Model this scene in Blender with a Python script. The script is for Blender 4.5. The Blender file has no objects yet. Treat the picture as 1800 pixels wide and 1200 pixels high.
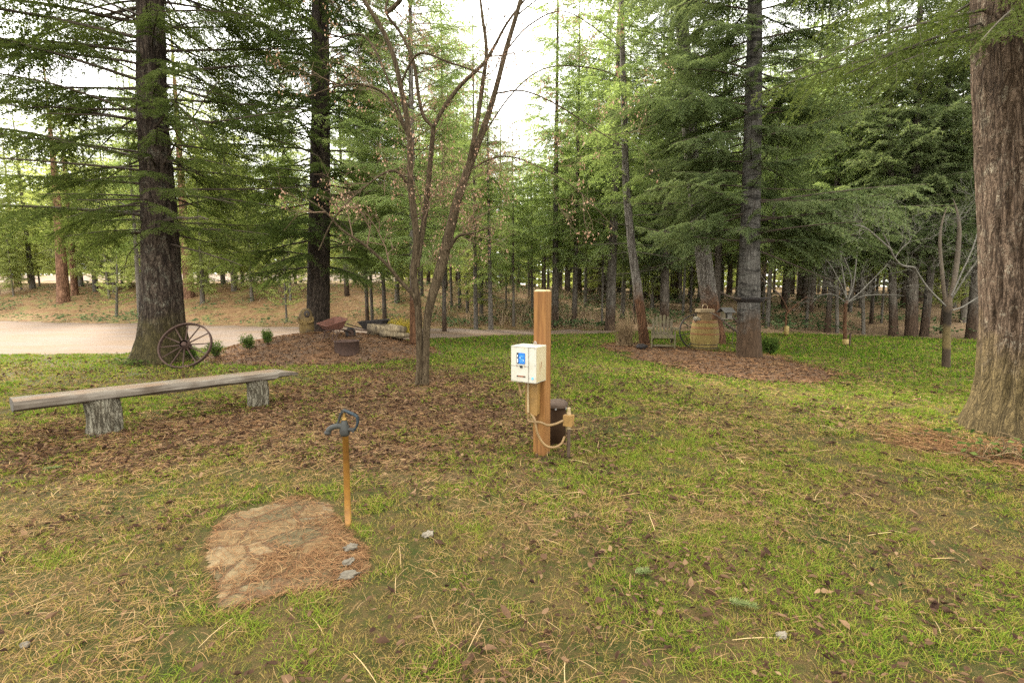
import bpy, math, random
import numpy as np
from mathutils import Vector, Matrix
R = math.radians
rng = np.random.default_rng(11)
random.seed(11)
S = bpy.context.scene
C = S.collection

# ------------------------------------------------------------------ camera
F = 850.0                       # focal length in pixels of the 1800 px wide photograph
HOR = 510.0                     # horizon row
EYE = 1.6
PIT = math.atan((600 - HOR) / F)
cd = bpy.data.cameras.new("camera"); cam = bpy.data.objects.new("camera", cd); C.objects.link(cam)
cd.sensor_width = 36; cd.lens = F / 1800 * 36; cd.clip_start = 0.05; cd.clip_end = 2000
cam.location = (0, 0, EYE); cam.rotation_euler = (math.pi / 2 - PIT, 0, 0)
S.camera = cam

# ------------------------------------------------------------------ sky, sun, exposure
SUN_EL, SUN_AZ = R(40), R(-38)          # azimuth from +Y (the view direction), negative = to the west side of the view
w = bpy.data.worlds.new("World"); S.world = w; w.use_nodes = True
nt = w.node_tree; nt.nodes.clear()
out = nt.nodes.new('ShaderNodeOutputWorld'); bg = nt.nodes.new('ShaderNodeBackground')
sky = nt.nodes.new('ShaderNodeTexSky'); sky.sky_type = 'NISHITA'; sky.sun_disc = False
sky.sun_elevation = SUN_EL; sky.sun_rotation = SUN_AZ; sky.air_density = 1.0; sky.dust_density = 2.5; sky.ozone_density = 1.0
tc = nt.nodes.new('ShaderNodeTexCoord'); ns = nt.nodes.new('ShaderNodeTexNoise')
ns.inputs['Scale'].default_value = 2.3; ns.inputs['Detail'].default_value = 6; ns.inputs['Roughness'].default_value = 0.6
rp = nt.nodes.new('ShaderNodeValToRGB'); rp.color_ramp.elements[0].position = 0.14; rp.color_ramp.elements[1].position = 0.40; rp.color_ramp.elements[0].color = (0.72, 0.72, 0.72, 1)
mx = nt.nodes.new('ShaderNodeMix'); mx.data_type = 'RGBA'
nt.links.new(tc.outputs['Generated'], ns.inputs['Vector']); nt.links.new(ns.outputs['Fac'], rp.inputs['Fac'])
nt.links.new(rp.outputs['Color'], mx.inputs['Factor']); nt.links.new(sky.outputs['Color'], mx.inputs[6])
mx.inputs[7].default_value = (11.5, 11.35, 10.9, 1)      # thin bright cloud
nt.links.new(mx.outputs[2], bg.inputs['Color']); bg.inputs['Strength'].default_value = 0.115
nt.links.new(bg.outputs['Background'], out.inputs['Surface'])
sd = bpy.data.lights.new("sun", 'SUN'); sun = bpy.data.objects.new("sun", sd); C.objects.link(sun)
sd.energy = 4.6; sd.angle = R(10); sd.color = (1.0, 0.93, 0.82)
dsun = Vector((math.sin(SUN_AZ) * math.cos(SUN_EL), math.cos(SUN_AZ) * math.cos(SUN_EL), math.sin(SUN_EL)))
sun.rotation_euler = dsun.to_track_quat('Z', 'Y').to_euler()
S.view_settings.view_transform = 'Standard'; S.view_settings.look = 'None'
S.view_settings.exposure = 1.9; S.view_settings.gamma = 1; S.view_settings.use_curve_mapping = False
S.cycles.max_bounces = 6; S.cycles.diffuse_bounces = 4; S.cycles.transmission_bounces = 4; S.cycles.transparent_max_bounces = 4
S.cycles.caustics_reflective = False; S.cycles.caustics_refractive = False
S.cycles.use_denoising = False; S.cycles.use_adaptive_sampling = False; S.cycles.sample_clamp_indirect = 3.0

# ------------------------------------------------------------------ numpy noise and helpers
def _hash(ix, iy, seed):
    h = (ix.astype(np.int64) * 374761393 + iy.astype(np.int64) * 668265263 + seed * 974711) & 0xffffffff
    h = ((h ^ (h >> 13)) * 1274126177) & 0xffffffff
    return ((h ^ (h >> 16)) & 0xffff) / 65535.0
def vnoise(x, y, seed=0):
    x = np.asarray(x, float); y = np.asarray(y, float)
    ix = np.floor(x); iy = np.floor(y); fx = x - ix; fy = y - iy
    fx = fx * fx * (3 - 2 * fx); fy = fy * fy * (3 - 2 * fy)
    a = _hash(ix, iy, seed); b = _hash(ix + 1, iy, seed); c = _hash(ix, iy + 1, seed); d = _hash(ix + 1, iy + 1, seed)
    return (a * (1 - fx) + b * fx) * (1 - fy) + (c * (1 - fx) + d * fx) * fy
def fbm(x, y, seed=0, o=4):
    s = 0; a = 0.5; t = 0
    for k in range(o):
        s = s + a * vnoise(np.asarray(x) * 2 ** k + 17.3 * k, np.asarray(y) * 2 ** k + 9.1 * k, seed + k); t += a; a *= 0.5
    return s / t
def sstep(a, b, x):
    t = np.clip((np.asarray(x, float) - a) / (b - a), 0, 1); return t * t * (3 - 2 * t)

# ------------------------------------------------------------------ terrain
TOE_X = [-60, -40, -25.7, -16, -8, -2, 4, 8, 11, 15, 25, 60]
TOE_Y = [33, 28, 24.5, 21.3, 20.6, 19.8, 19.3, 18.5, 18.0, 15.8, 14.2, 12]
TOP_X = [-40, -12, -3, 2, 8, 20]
TOP_Z = [2.1, 2.0, 1.75, 1.35, 0.9, 0.9]
def hgt(x, y):
    x = np.asarray(x, float); y = np.asarray(y, float)
    u = y - np.interp(x, TOE_X, TOE_Y)
    z = 0.05 * (fbm(x * 0.35, y * 0.35, 3, 3) - 0.5) * sstep(2, 8, y)
    z = z + np.interp(x, TOP_X, TOP_Z) * sstep(-0.5, 13, u) * (0.94 + 0.12 * fbm(x * 0.3, y * 0.3, 8, 3))
    z = z + np.clip(u - 11, 0, 60) * 0.022
    z = z + 0.10 * sstep(0.5, 4, u) * (fbm(x * 0.9, y * 0.9, 21, 3) - 0.5)
    z = z + 1.0 * sstep(46, 58, y) * sstep(-6, -16, x)
    return z
def ray(px, py):
    a = (px - 900) / F; b = (600 - py) / F
    return np.array([a, math.cos(PIT) + b * math.sin(PIT), -math.sin(PIT) + b * math.cos(PIT)])
def at(px, py, Y):
    d = ray(px, py); t = Y / d[1]; return np.array([d[0] * t, Y, EYE + d[2] * t])
def gp(px, py, extra=None):
    d = ray(px, py); t = 1.0
    for k in range(4000):
        p = np.array([0, 0, EYE]) + d * t
        z = float(hgt(p[0], p[1])) + (extra(p[0], p[1]) if extra else 0)
        if p[2] <= z: return np.array([p[0], p[1], z])
        t += 0.02
    return p
def sd_poly(x, y, poly):                    # >0 inside
    x = np.asarray(x, float); y = np.asarray(y, float)
    d = np.full(x.shape, 1e9); ins = np.zeros(x.shape, bool)
    n = len(poly)
    for i in range(n):
        ax, ay = poly[i]; bx, by = poly[(i + 1) % n]
        ex, ey = bx - ax, by - ay
        t = np.clip(((x - ax) * ex + (y - ay) * ey) / (ex * ex + ey * ey + 1e-12), 0, 1)
        d = np.minimum(d, np.hypot(x - ax - t * ex, y - ay - t * ey))
        c = ((ay > y) != (by > y)) & (x < (bx - ax) * (y - ay) / (by - ay + 1e-12) + ax)
        ins ^= c
    return np.where(ins, d, -d)
def flat(px, py):                           # ground point on the level lawn
    d = ray(px, py); t = -EYE / d[2]; return (d[0] * t, d[1] * t)

# ------------------------------------------------------------------ mesh helpers
def link(o, parent=None):
    C.objects.link(o)
    if parent is not None: o.parent = parent
    return o
def mesh_np(name, V, faces, mats, parent=None, var=None, smooth=False, mi=None, attrs=None):
    """V (n,3); faces: list of int arrays (m,k)"""
    me = bpy.data.meshes.new(name)
    V = np.asarray(V, np.float32)
    me.vertices.add(len(V)); me.vertices.foreach_set('co', V.ravel())
    idx = np.concatenate([f.ravel() for f in faces]).astype(np.int32)
    tot = np.concatenate([np.full(len(f), f.shape[1]) for f in faces]).astype(np.int32)
    st = np.concatenate([[0], np.cumsum(tot)[:-1]]).astype(np.int32)
    me.loops.add(len(idx)); me.loops.foreach_set('vertex_index', idx)
    me.polygons.add(len(tot)); me.polygons.foreach_set('loop_start', st)
    me.polygons.foreach_set('use_smooth', np.full(len(tot), bool(smooth)))
    if mi is not None: me.polygons.foreach_set('material_index', np.asarray(mi, np.int32))
    me.update(calc_edges=True)
    A = dict(attrs or {})
    if var is not None: A['var'] = var
    for k, v in A.items():
        a = me.attributes.new(k, 'FLOAT', 'POINT'); a.data.foreach_set('value', np.asarray(v, np.float32))
    for m in (mats if isinstance(mats, (list, tuple)) else [mats]): me.materials.append(m)
    return link(bpy.data.objects.new(name, me), parent)
def mesh_tris(name, T, mat, parent=None, var=None, smooth=False):
    n = len(T)
    return mesh_np(name, T.reshape(-1, 3), [np.arange(n * 3).reshape(n, 3)], mat, parent,
                   None if var is None else np.repeat(var, 3), smooth)
class MB:
    """collects shapes, then builds them as one mesh object"""
    def __init__(s): s.v = []; s.f = []; s.n = 0; s.a = []
    def add(s, V, faces, a=0.5):
        V = np.asarray(V, float); s.v.append(V); s.a.append(np.full(len(V), a) if np.isscalar(a) else a)
        for f in faces: s.f.append(np.asarray(f, int) + s.n)
        s.n += len(V)
    def tris(s, T, a=0.5): s.add(T.reshape(-1, 3), [np.arange(len(T) * 3).reshape(-1, 3)], a)
    def box(s, c, d, rot=None, bev=0.0, taper=None):
        x, y, z = np.array(d) / 2; b = min(bev, x * .9, y * .9, z * .9)
        if b <= 0:
            V = np.array([[i * x, j * y, k * z] for i in (-1, 1) for j in (-1, 1) for k in (-1, 1)])
            Q = np.array([[0, 1, 3, 2], [4, 6, 7, 5], [0, 4, 5, 1], [2, 3, 7, 6], [0, 2, 6, 4], [1, 5, 7, 3]])
            fs = [Q]
        else:
            bm = _bm(); import bmesh
            bmesh.ops.create_cube(bm, size=1.0)
            for v in bm.verts: v.co = Vector((v.co.x * 2 * x, v.co.y * 2 * y, v.co.z * 2 * z))
            bmesh.ops.bevel(bm, geom=bm.edges[:], offset=b, segments=2, affect='EDGES', profile=0.6)
            bm.verts.index_update()
            V = np.array([v.co[:] for v in bm.verts]); fs = _faces(bm); bm.free()
        if taper is not None: V[:, :2] *= (1 + (taper - 1) * (V[:, 2:3] / (2 * z) + .5))
        if rot is not None: V = V @ np.array(rot).T
        s.add(V + np.array(c), fs)
        return s
    def tube(s, P, r, n=6, a=0.5, caps=True):
        P = np.asarray(P, float); r = np.broadcast_to(np.asarray(r, float), (len(P),))
        T = np.gradient(P, axis=0); T /= np.linalg.norm(T, axis=1)[:, None] + 1e-9
        m = P[-1] - P[0]; ref = np.eye(3)[np.argmin(np.abs(m))]
        if len(P) > 3:
            sv = np.abs(P - P.mean(0)).max(0); ref = np.eye(3)[np.argmin(sv)] if sv.min() < 1e-6 else ref
        A = np.cross(T, ref); A /= np.linalg.norm(A, axis=1)[:, None] + 1e-9; B = np.cross(T, A)
        th = np.arange(n) * 2 * math.pi / n
        V = P[:, None] + r[:, None, None] * (np.cos(th)[None, :, None] * A[:, None] + np.sin(th)[None, :, None] * B[:, None])
        k = np.arange(len(P) - 1)[:, None] * n; i = np.arange(n)[None]; j = (i + 1) % n
        Q = np.stack([k + i, k + j, k + n + j, k + n + i], -1).reshape(-1, 4)
        fs = [Q]
        if caps: fs += [np.arange(n)[None], (np.arange(n)[::-1] + (len(P) - 1) * n)[None]]
        s.add(V.reshape(-1, 3), fs, a); return s
    def lathe(s, prof, n=24, c=(0, 0, 0), rot=None, caps=True):
        prof = np.asarray(prof, float); th = np.arange(n) * 2 * math.pi / n
        V = np.stack([prof[:, 0:1] * np.cos(th), prof[:, 0:1] * np.sin(th), np.repeat(prof[:, 1:2], n, 1)], -1)
        k = np.arange(len(prof) - 1)[:, None] * n; i = np.arange(n)[None]; j = (i + 1) % n
        Q = np.stack([k + i, k + j, k + n + j, k + n + i], -1).reshape(-1, 4); fs = [Q]
        if caps: fs += [np.arange(n)[::-1][None], (np.arange(n) + (len(prof) - 1) * n)[None]]
        V = V.reshape(-1, 3)
        if rot is not None: V = V @ np.array(rot).T
        s.add(V + np.array(c), fs); return s
    def build(s, name, mat, parent=None, smooth=False):
        by = {}
        for f in s.f: by.setdefault(f.shape[1], []).append(f)
        return mesh_np(name, np.concatenate(s.v), [np.concatenate(v) for v in by.values()], mat, parent,
                       np.concatenate(s.a), smooth)
def _bm():
    import bmesh
    return bmesh.new()
def _faces(bm):
    by = {}
    for f in bm.faces: by.setdefault(len(f.verts), []).append([v.index for v in f.verts])
    return [np.array(v) for v in by.values()]
def rotm(ax, a): return np.array(Matrix.Rotation(a, 3, ax))
def thing(name, label, cat, loc=(0, 0, 0), rz=0, group=None, rot=None, kind=None):
    o = bpy.data.objects.new(name, None); o.empty_display_size = 0.2; C.objects.link(o)
    o.location = tuple(float(v) for v in loc); o.rotation_euler = rot if rot else (0, 0, rz)
    return tag(o, label, cat, group, kind)
def tag(o, label=None, cat=None, group=None, kind=None):
    if label: o['label'] = label
    if cat: o['category'] = cat
    if group: o['group'] = group
    if kind: o['kind'] = kind
    return o
def smooth_path(P, n=8):
    P = np.asarray(P, float); Q = np.vstack([2 * P[0] - P[1], P, 2 * P[-1] - P[-2]]); o = []
    for i in range(len(P) - 1):
        a, b, c, d = Q[i:i + 4]
        for t in np.arange(n) / n:
            o.append(0.5 * (2 * b + (c - a) * t + (2 * a - 5 * b + 4 * c - d) * t * t + (3 * b - a - 3 * c + d) * t ** 3))
    o.append(P[-1]); return np.array(o)

# ------------------------------------------------------------------ materials
class NT:
    def __init__(s, name):
        s.m = bpy.data.materials.new(name); s.m.use_nodes = True; s.t = s.m.node_tree; s.t.nodes.clear()
        s.out = s.t.nodes.new('ShaderNodeOutputMaterial')
    def n(s, ty, props=None, **inp):
        nd = s.t.nodes.new('ShaderNode' + ty)
        for k, v in (props or {}).items(): setattr(nd, k, v)
        for k, v in inp.items():
            key = int(k[1:]) if k[0] == '_' else k.replace('_', ' ')
            s.set(nd.inputs[key], v)
        return nd
    def set(s, sock, v):
        if isinstance(v, bpy.types.NodeSocket): s.t.links.new(v, sock)
        else:
            if isinstance(v, tuple) and len(v) == 3 and sock.type == 'RGBA': v = (*v, 1)
            sock.default_value = v
    def coord(s, sc=(1, 1, 1), kind='Object'):
        t = s.n('TexCoord'); m = s.n('Mapping'); s.set(m.inputs['Vector'], t.outputs[kind]); m.inputs['Scale'].default_value = sc
        return m.outputs[0]
    def noise(s, vec, scale, detail=4, rough=0.55, dist=0.0):
        return s.n('TexNoise', Vector=vec, Scale=scale, Detail=detail, Roughness=rough, Distortion=dist).outputs['Fac']
    def ramp(s, fac, stops):
        r = s.n('ValToRGB'); cr = r.color_ramp
        while len(cr.elements) < len(stops): cr.elements.new(0.5)
        for e, (p, c) in zip(cr.elements, stops):
            e.position = p; e.color = (c, c, c, 1) if not isinstance(c, tuple) else (*c, 1)
        s.set(r.inputs['Fac'], fac); return r.outputs['Color']
    def mix(s, f, a, b, blend='MIX'):
        m = s.n('Mix', dict(data_type='RGBA', blend_type=blend)); s.set(m.inputs[0], f); s.set(m.inputs[6], a); s.set(m.inputs[7], b)
        return m.outputs[2]
    def math(s, op, a, b=0.0, c=None):
        m = s.n('Math', dict(operation=op)); s.set(m.inputs[0], a); s.set(m.inputs[1], b)
        if c is not None: s.set(m.inputs[2], c)
        return m.outputs[0]
    def attr(s, name): return s.n('Attribute', dict(attribute_name=name)).outputs['Fac']
    def bump(s, h, st=0.5, dist=0.02): return s.n('Bump', Height=h, Strength=st, Distance=dist).outputs[0]
    def pbr(s, col, rough=0.8, nrm=None, metal=0.0, spec=0.3):
        p = s.n('BsdfPrincipled'); s.set(p.inputs['Base Color'], col); s.set(p.inputs['Roughness'], rough)
        s.set(p.inputs['Metallic'], metal); s.set(p.inputs['Specular IOR Level'], spec)
        if nrm is not None: s.set(p.inputs['Normal'], nrm)
        s.t.links.new(p.outputs[0], s.out.inputs[0]); return s.m
    def leaf(s, col, trans=0.35, tcol=None):
        d = s.n('BsdfDiffuse'); t = s.n('BsdfTranslucent'); s.set(d.inputs[0], col); s.set(t.inputs[0], tcol if tcol is not None else col)
        m = s.n('MixShader', Fac=trans); s.t.links.new(d.outputs[0], m.inputs[1]); s.t.links.new(t.outputs[0], m.inputs[2])
        s.t.links.new(m.outputs[0], s.out.inputs[0]); return s.m
    def orand(s): return s.n('ObjectInfo').outputs['Random']

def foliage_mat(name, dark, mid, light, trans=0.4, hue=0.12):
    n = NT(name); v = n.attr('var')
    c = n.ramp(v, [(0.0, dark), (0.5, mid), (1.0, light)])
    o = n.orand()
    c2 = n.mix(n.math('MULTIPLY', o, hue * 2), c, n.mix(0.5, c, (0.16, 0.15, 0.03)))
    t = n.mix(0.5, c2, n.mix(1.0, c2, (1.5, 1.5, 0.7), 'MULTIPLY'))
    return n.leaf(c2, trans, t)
def bark_mat(name, furrow, mid, light, scale=1.0, lichen=None, low=None, low_h=1.0, bands=0.0, bump=0.9, rnd=0.0, ck=0.55):
    n = NT(name); g = n.coord()
    vz = n.coord((1, 1, 0.22))
    a = n.noise(vz, 16 * scale, 5, 0.65, 0.6)
    b1 = n.noise(n.coord((1, 1, 0.16)), 11 * scale, 4, 0.6, 1.1)
    b2 = n.noise(n.coord((1, 1, 0.42)), 21 * scale, 3, 0.6, 0.8)
    r1 = n.math('ABSOLUTE', n.math('SUBTRACT', b1, 0.5)); r2 = n.math('ABSOLUTE', n.math('SUBTRACT', b2, 0.5))
    crack = n.ramp(n.math('MINIMUM', r1, n.math('ADD', r2, 0.02)), [(0.0, 0.0), (0.035, 0.55), (0.10, 1.0)])
    fine = n.noise(g, 60 * scale, 4, 0.7)
    h = n.math('ADD', n.math('ADD', n.math('MULTIPLY', crack, ck), 0.55 - ck), n.math('ADD', n.math('MULTIPLY', a, 0.55), n.math('MULTIPLY', fine, 0.40)))
    c = n.ramp(n.math('MULTIPLY', h, 0.72), [(0.25, furrow), (0.5, mid), (0.78, light)])
    if lichen:
        l = n.ramp(n.math('MULTIPLY', n.noise(g, 6 * scale, 5, 0.75), n.math('ADD', n.math('MULTIPLY', fine, 1.2), 0.4)), [(0.56, 0.0), (0.68, 1.0)])
        c = n.mix(n.math('MULTIPLY', l, n.math('MULTIPLY', crack, 0.7)), c, lichen)
    z = n.n('SeparateXYZ', Vector=g).outputs['Z']
    if bands:
        bz = n.noise(n.coord((1.3, 1.3, 5.5)), 1.5, 5, 0.7, 0.6)
        b = n.ramp(bz, [(0.40, (0.16, 0.15, 0.14)), (0.52, (1, 1, 1))])
        c = n.mix(bands, c, n.mix(1.0, c, b, 'MULTIPLY'))
    if low:
        zz = n.math('ADD', z, n.math('MULTIPLY', n.math('SUBTRACT', n.noise(g, 3.0, 5, 0.7), 0.5), 1.6))
        f = n.n('MapRange', Value=zz, From_Min=low_h + 0.3, From_Max=low_h - 0.3).outputs[0]
        lc = n.ramp(n.math('MULTIPLY', h, 0.72), [(0.25, tuple(v * 0.35 for v in low)), (0.55, low), (0.8, tuple(min(1, v * 1.7) for v in low))])
        c = n.mix(f, c, lc)
    if rnd:
        c = n.mix(n.math('MULTIPLY', n.orand(), rnd), c, n.mix(1.0, c, (0.75, 0.8, 0.85), 'MULTIPLY'))
    return n.pbr(c, 0.92, n.bump(h, bump, 0.03 / scale), spec=0.15)
def wood_mat(name, dark, mid, light, scale=1.0, axis='Z', stain=None, stain_amt=0.5):
    n = NT(name); sc = {'X': (0.06, 1, 1), 'Y': (1, 0.06, 1), 'Z': (1, 1, 0.06)}[axis]
    g = n.coord(sc); a = n.noise(g, 60 * scale, 5, 0.65, 0.4); b = n.noise(n.coord(), 4 * scale, 4, 0.6)
    c = n.ramp(a, [(0.3, dark), (0.5, mid), (0.72, light)])
    if stain: c = n.mix(n.math('MULTIPLY', n.ramp(b, [(0.42, 0.0), (0.62, 1.0)]), stain_amt), c, stain)
    return n.pbr(c, 0.75, n.bump(a, 0.35, 0.006), spec=0.25)
def flat_mat(name, col, rough=0.6, var=0.25, scale=12, metal=0.0, spec=0.4, col2=None):
    n = NT(name); a = n.noise(n.coord(), scale, 5, 0.65)
    c = n.ramp(a, [(0.3, tuple(v * (1 - var) for v in (col2 or col))), (0.7, tuple(min(1, v * (1 + var)) for v in col))])
    return n.pbr(c, rough, n.bump(a, 0.15, 0.004), metal, spec)
def var_mat(name, stops, trans=0.0, tint=None):
    n = NT(name); c = n.ramp(n.attr('var'), stops)
    if trans > 0: return n.leaf(c, trans)
    return n.pbr(c, 0.85, spec=0.15)
# ------------------------------------------------------------------ ground regions (outlines measured on the level lawn)
POLY_ROAD = [flat(*p) for p in [(-900, 690), (-300, 640), (0, 625), (240, 620), (400, 611), (560, 604), (720, 596), (850, 592), (960, 588), (1080, 584.5), (1110, 582),
                                (1080, 580.5), (960, 579.5), (850, 579), (700, 576.5), (500, 575), (330, 572), (200, 569), (0, 565), (-300, 559), (-900, 553)]]
POLY_BED = [flat(*p) for p in [(1055, 607), (1110, 626), (1200, 650), (1300, 669), (1400, 672), (1500, 660), (1440, 642), (1370, 628), (1290, 617), (1200, 611), (1110, 603)]]
POLY_PAD = [flat(*p) for p in [(452, 890), (520, 874), (582, 884), (600, 925), (640, 962), (652, 1003), (596, 1030), (500, 1042), (388, 1078), (368, 1018), (362, 962), (392, 905)]]
POLY_LIT = [flat(*p) for p in [(-150, 790), (0, 775), (200, 755), (440, 700), (560, 665), (700, 650), (820, 662), (900, 690), (935, 745), (900, 800), (780, 815), (640, 800), (480, 785), (330, 800), (180, 850), (0, 850), (-150, 860)]]
POLY_NEED = [flat(*p) for p in [(1540, 755), (1600, 742), (1690, 765), (1900, 790), (1900, 850), (1740, 820), (1640, 805), (1570, 785)]]
MOUND_C = (-4.75, 12.3); MOUND_R = (2.85, 2.2)
def mound(x, y):
    x = np.asarray(x, float); y = np.asarray(y, float)
    q = ((x - MOUND_C[0]) / MOUND_R[0]) ** 2 + ((y - MOUND_C[1]) / MOUND_R[1]) ** 2
    return 0.50 * np.clip(1 - q, -0.2, 1) + 0.05 * (fbm(x * 2.5, y * 2.5, 31, 3) - 0.5)
def mound_in(x, y):
    return 1 - np.sqrt(((np.asarray(x) - MOUND_C[0]) / MOUND_R[0]) ** 2 + ((np.asarray(y) - MOUND_C[1]) / MOUND_R[1]) ** 2)
def top(x, y):
    """surface height with the mulch on top"""
    pd = np.where((np.abs(x + 1.5) < 1.3) & (np.abs(y - 3) < 1.3), 1, 0)
    if np.any(pd): pd = pd * 0.016 * sstep(-0.05, 0.25, sd_poly(x, y, POLY_PAD) + edge_n(x * 3, y * 3, 0.05))
    return hgt(x, y) + pd + np.where(mound_in(x, y) > 0, np.maximum(mound(x, y), 0.0), 0.0)
def edge_n(x, y, s=0.5): return (fbm(np.asarray(x) * 1.3, np.asarray(y) * 1.3, 41, 4) - 0.5) * 2 * s
def litter(x, y):
    s = sd_poly(x, y, POLY_LIT) + edge_n(x, y, 0.7)
    return sstep(-0.9, 0.7, s)
def lawn(x, y):
    """1 on mown lawn, 0 on road, beds, pad, bank"""
    g = sstep(0.05, -0.12, sd_poly(x, y, POLY_ROAD) + edge_n(x, y, 0.5))
    g = g * sstep(0.30, -0.40, sd_poly(x, y, POLY_BED) + edge_n(x, y, 0.55) + 0.05)
    g = g * sstep(0.0, -0.05, sd_poly(x, y, POLY_PAD) + edge_n(x * 3, y * 3, 0.06))
    g = g * sstep(0.10, -0.07, mound_in(x, y) + edge_n(x, y, 0.08))
    u = y - np.interp(x, TOE_X, TOE_Y)
    g = g * sstep(0.3, -0.6, u + edge_n(x, y, 0.5))
    g = g * (1 - 0.85 * sstep(-0.1, 0.4, sd_poly(x, y, POLY_NEED) + edge_n(x, y, 0.3)))
    return g

# ground sheet
def axis(segs):
    o = [segs[0][0]]
    for a, b, st in segs:
        n = max(1, int(round((b - a) / st))); o += list(a + (b - a) * (np.arange(n) + 1) / n)
    return np.array(o)
gx = axis([(-600, -100, 50), (-100, -40, 3), (-40, -16, 0.4), (-16, 16, 0.14), (16, 40, 0.4), (40, 100, 3), (100, 600, 50)])
gy = axis([(-300, -20, 40), (-20, 0, 2), (0, 12, 0.12), (12, 24, 0.16), (24, 60, 0.4), (60, 120, 3), (120, 800, 60)])
X, Y = np.meshgrid(gx, gy); Z = hgt(X, Y)
nx, ny = len(gx), len(gy)
i = (np.arange(ny - 1)[:, None] * nx + np.arange(nx - 1)[None]).reshape(-1)
Q = np.stack([i, i + 1, i + nx + 1, i + nx], -1)
U = Y - np.interp(X, TOE_X, TOE_Y)
n = NT('ground_soil'); g = n.coord()
a1 = n.noise(g, 1.2, 5, 0.6); a2 = n.noise(g, 14, 5, 0.7); a3 = n.noise(g, 150, 5, 0.8)
thatch = n.ramp(a3, [(0.3, (0.022, 0.015, 0.007)), (0.5, (0.075, 0.05, 0.02)), (0.7, (0.17, 0.115, 0.045))])  # soil colours darkened so the gaps between tufts look shadowed
green = n.ramp(a3, [(0.3, (0.012, 0.017, 0.004)), (0.7, (0.05, 0.062, 0.012))])
c = n.mix(n.ramp(n.math('ADD', n.math('MULTIPLY', a1, 0.5), n.math('MULTIPLY', a2, 0.5)), [(0.42, 0.0), (0.58, 1.0)]), green, thatch)
lit = n.ramp(a2, [(0.3, (0.05, 0.03, 0.019)), (0.55, (0.125, 0.075, 0.042)), (0.75, (0.23, 0.145, 0.08))])
c = n.mix(n.attr('lit'), c, lit)
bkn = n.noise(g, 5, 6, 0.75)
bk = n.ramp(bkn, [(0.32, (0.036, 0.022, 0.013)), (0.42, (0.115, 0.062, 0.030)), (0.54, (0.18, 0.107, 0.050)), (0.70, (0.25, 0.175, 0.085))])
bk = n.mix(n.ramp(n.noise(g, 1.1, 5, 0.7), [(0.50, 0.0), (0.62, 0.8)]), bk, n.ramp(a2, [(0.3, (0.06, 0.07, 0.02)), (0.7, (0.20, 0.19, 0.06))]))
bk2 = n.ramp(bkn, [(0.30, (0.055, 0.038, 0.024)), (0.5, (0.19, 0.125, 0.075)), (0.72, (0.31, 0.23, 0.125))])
bk = n.mix(n.attr('shade'), bk, bk2)  # wood floor colours raised to brighten the shaded side of the bank
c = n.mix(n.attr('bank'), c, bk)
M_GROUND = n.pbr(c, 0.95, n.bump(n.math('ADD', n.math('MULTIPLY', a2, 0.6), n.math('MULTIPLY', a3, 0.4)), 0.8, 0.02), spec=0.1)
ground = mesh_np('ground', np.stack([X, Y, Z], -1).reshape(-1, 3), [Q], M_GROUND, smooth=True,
                 attrs=dict(lit=litter(X, Y).ravel() * 0.75, bank=sstep(-0.5, 0.6, U + edge_n(X, Y, 0.5)).ravel(),
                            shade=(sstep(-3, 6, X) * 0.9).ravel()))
tag(ground, kind='structure')

def patch(name, inside, x0, x1, y0, y1, st, lift, mat, zf=None):
    """a sheet clipped to where inside(x,y)>0, laid over the ground"""
    xs = np.arange(x0, x1, st); ys = np.arange(y0, y1, st); PX, PY = np.meshgrid(xs, ys)
    sdv = inside(PX, PY); PZ = (zf(PX, PY) if zf is not None else hgt(PX, PY)) + lift * sstep(-0.05, 0.25, sdv)
    m = sdv > 0; k = m[:-1, :-1] & m[1:, :-1] & m[:-1, 1:] & m[1:, 1:]
    ii = (np.arange(len(ys) - 1)[:, None] * len(xs) + np.arange(len(xs) - 1)[None])[k]
    QQ = np.stack([ii, ii + 1, ii + len(xs) + 1, ii + len(xs)], -1)
    used = np.unique(QQ); mp = np.full(PX.size, -1); mp[used] = np.arange(len(used))
    return mesh_np(name, np.stack([PX, PY, PZ], -1).reshape(-1, 3)[used], [mp[QQ]], mat, smooth=True)
n = NT('pinkish_gravel'); g = n.coord()
a = n.noise(g, 40, 4, 0.75); b = n.noise(n.coord((.35, 1, 1)), 0.9, 6, 0.75)
c = n.ramp(a, [(0.28, (0.075, 0.054, 0.041)), (0.5, (0.132, 0.10, 0.077)), (0.72, (0.20, 0.158, 0.127))])
c = n.mix(n.ramp(b, [(0.42, 0.0), (0.58, 0.85)]), c, n.ramp(a, [(0.3, (0.08, 0.052, 0.03)), (0.7, (0.19, 0.13, 0.08))]))
M_ROAD = n.pbr(c, 0.95, n.bump(a, 0.6, 0.015), spec=0.1)
road = patch('gravel_road', lambda x, y: sd_poly(x, y, POLY_ROAD) + edge_n(x, y, 0.5), -34, 6, 9, 32, 0.12, 0.012, M_ROAD)
tag(road, kind='structure')
road2 = patch('gravel_road', lambda x, y: np.minimum(np.minimum(x + 70, -11 - x), np.minimum(y - 48.5, 55.5 - y)) + edge_n(x * .5, y * .5, 1.2), -70, -11, 44, 60, 0.5, 0.02, M_ROAD)
tag(road2, kind='structure')
n = NT('bark_mulch'); g = n.coord()
a = n.noise(g, 30, 5, 0.75, 0.6); b = n.noise(g, 2.0, 4, 0.6)
c = n.ramp(a, [(0.3, (0.03, 0.018, 0.012)), (0.5, (0.10, 0.064, 0.040)), (0.72, (0.21, 0.145, 0.092))])
M_MULCH = n.pbr(n.mix(n.ramp(b, [(0.45, 0.0), (0.65, 0.5)]), c, n.ramp(a, [(0.3, (0.06, 0.03, 0.015)), (0.7, (0.26, 0.13, 0.055))])), 0.95, n.bump(a, 1.0, 0.03), spec=0.1)
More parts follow.
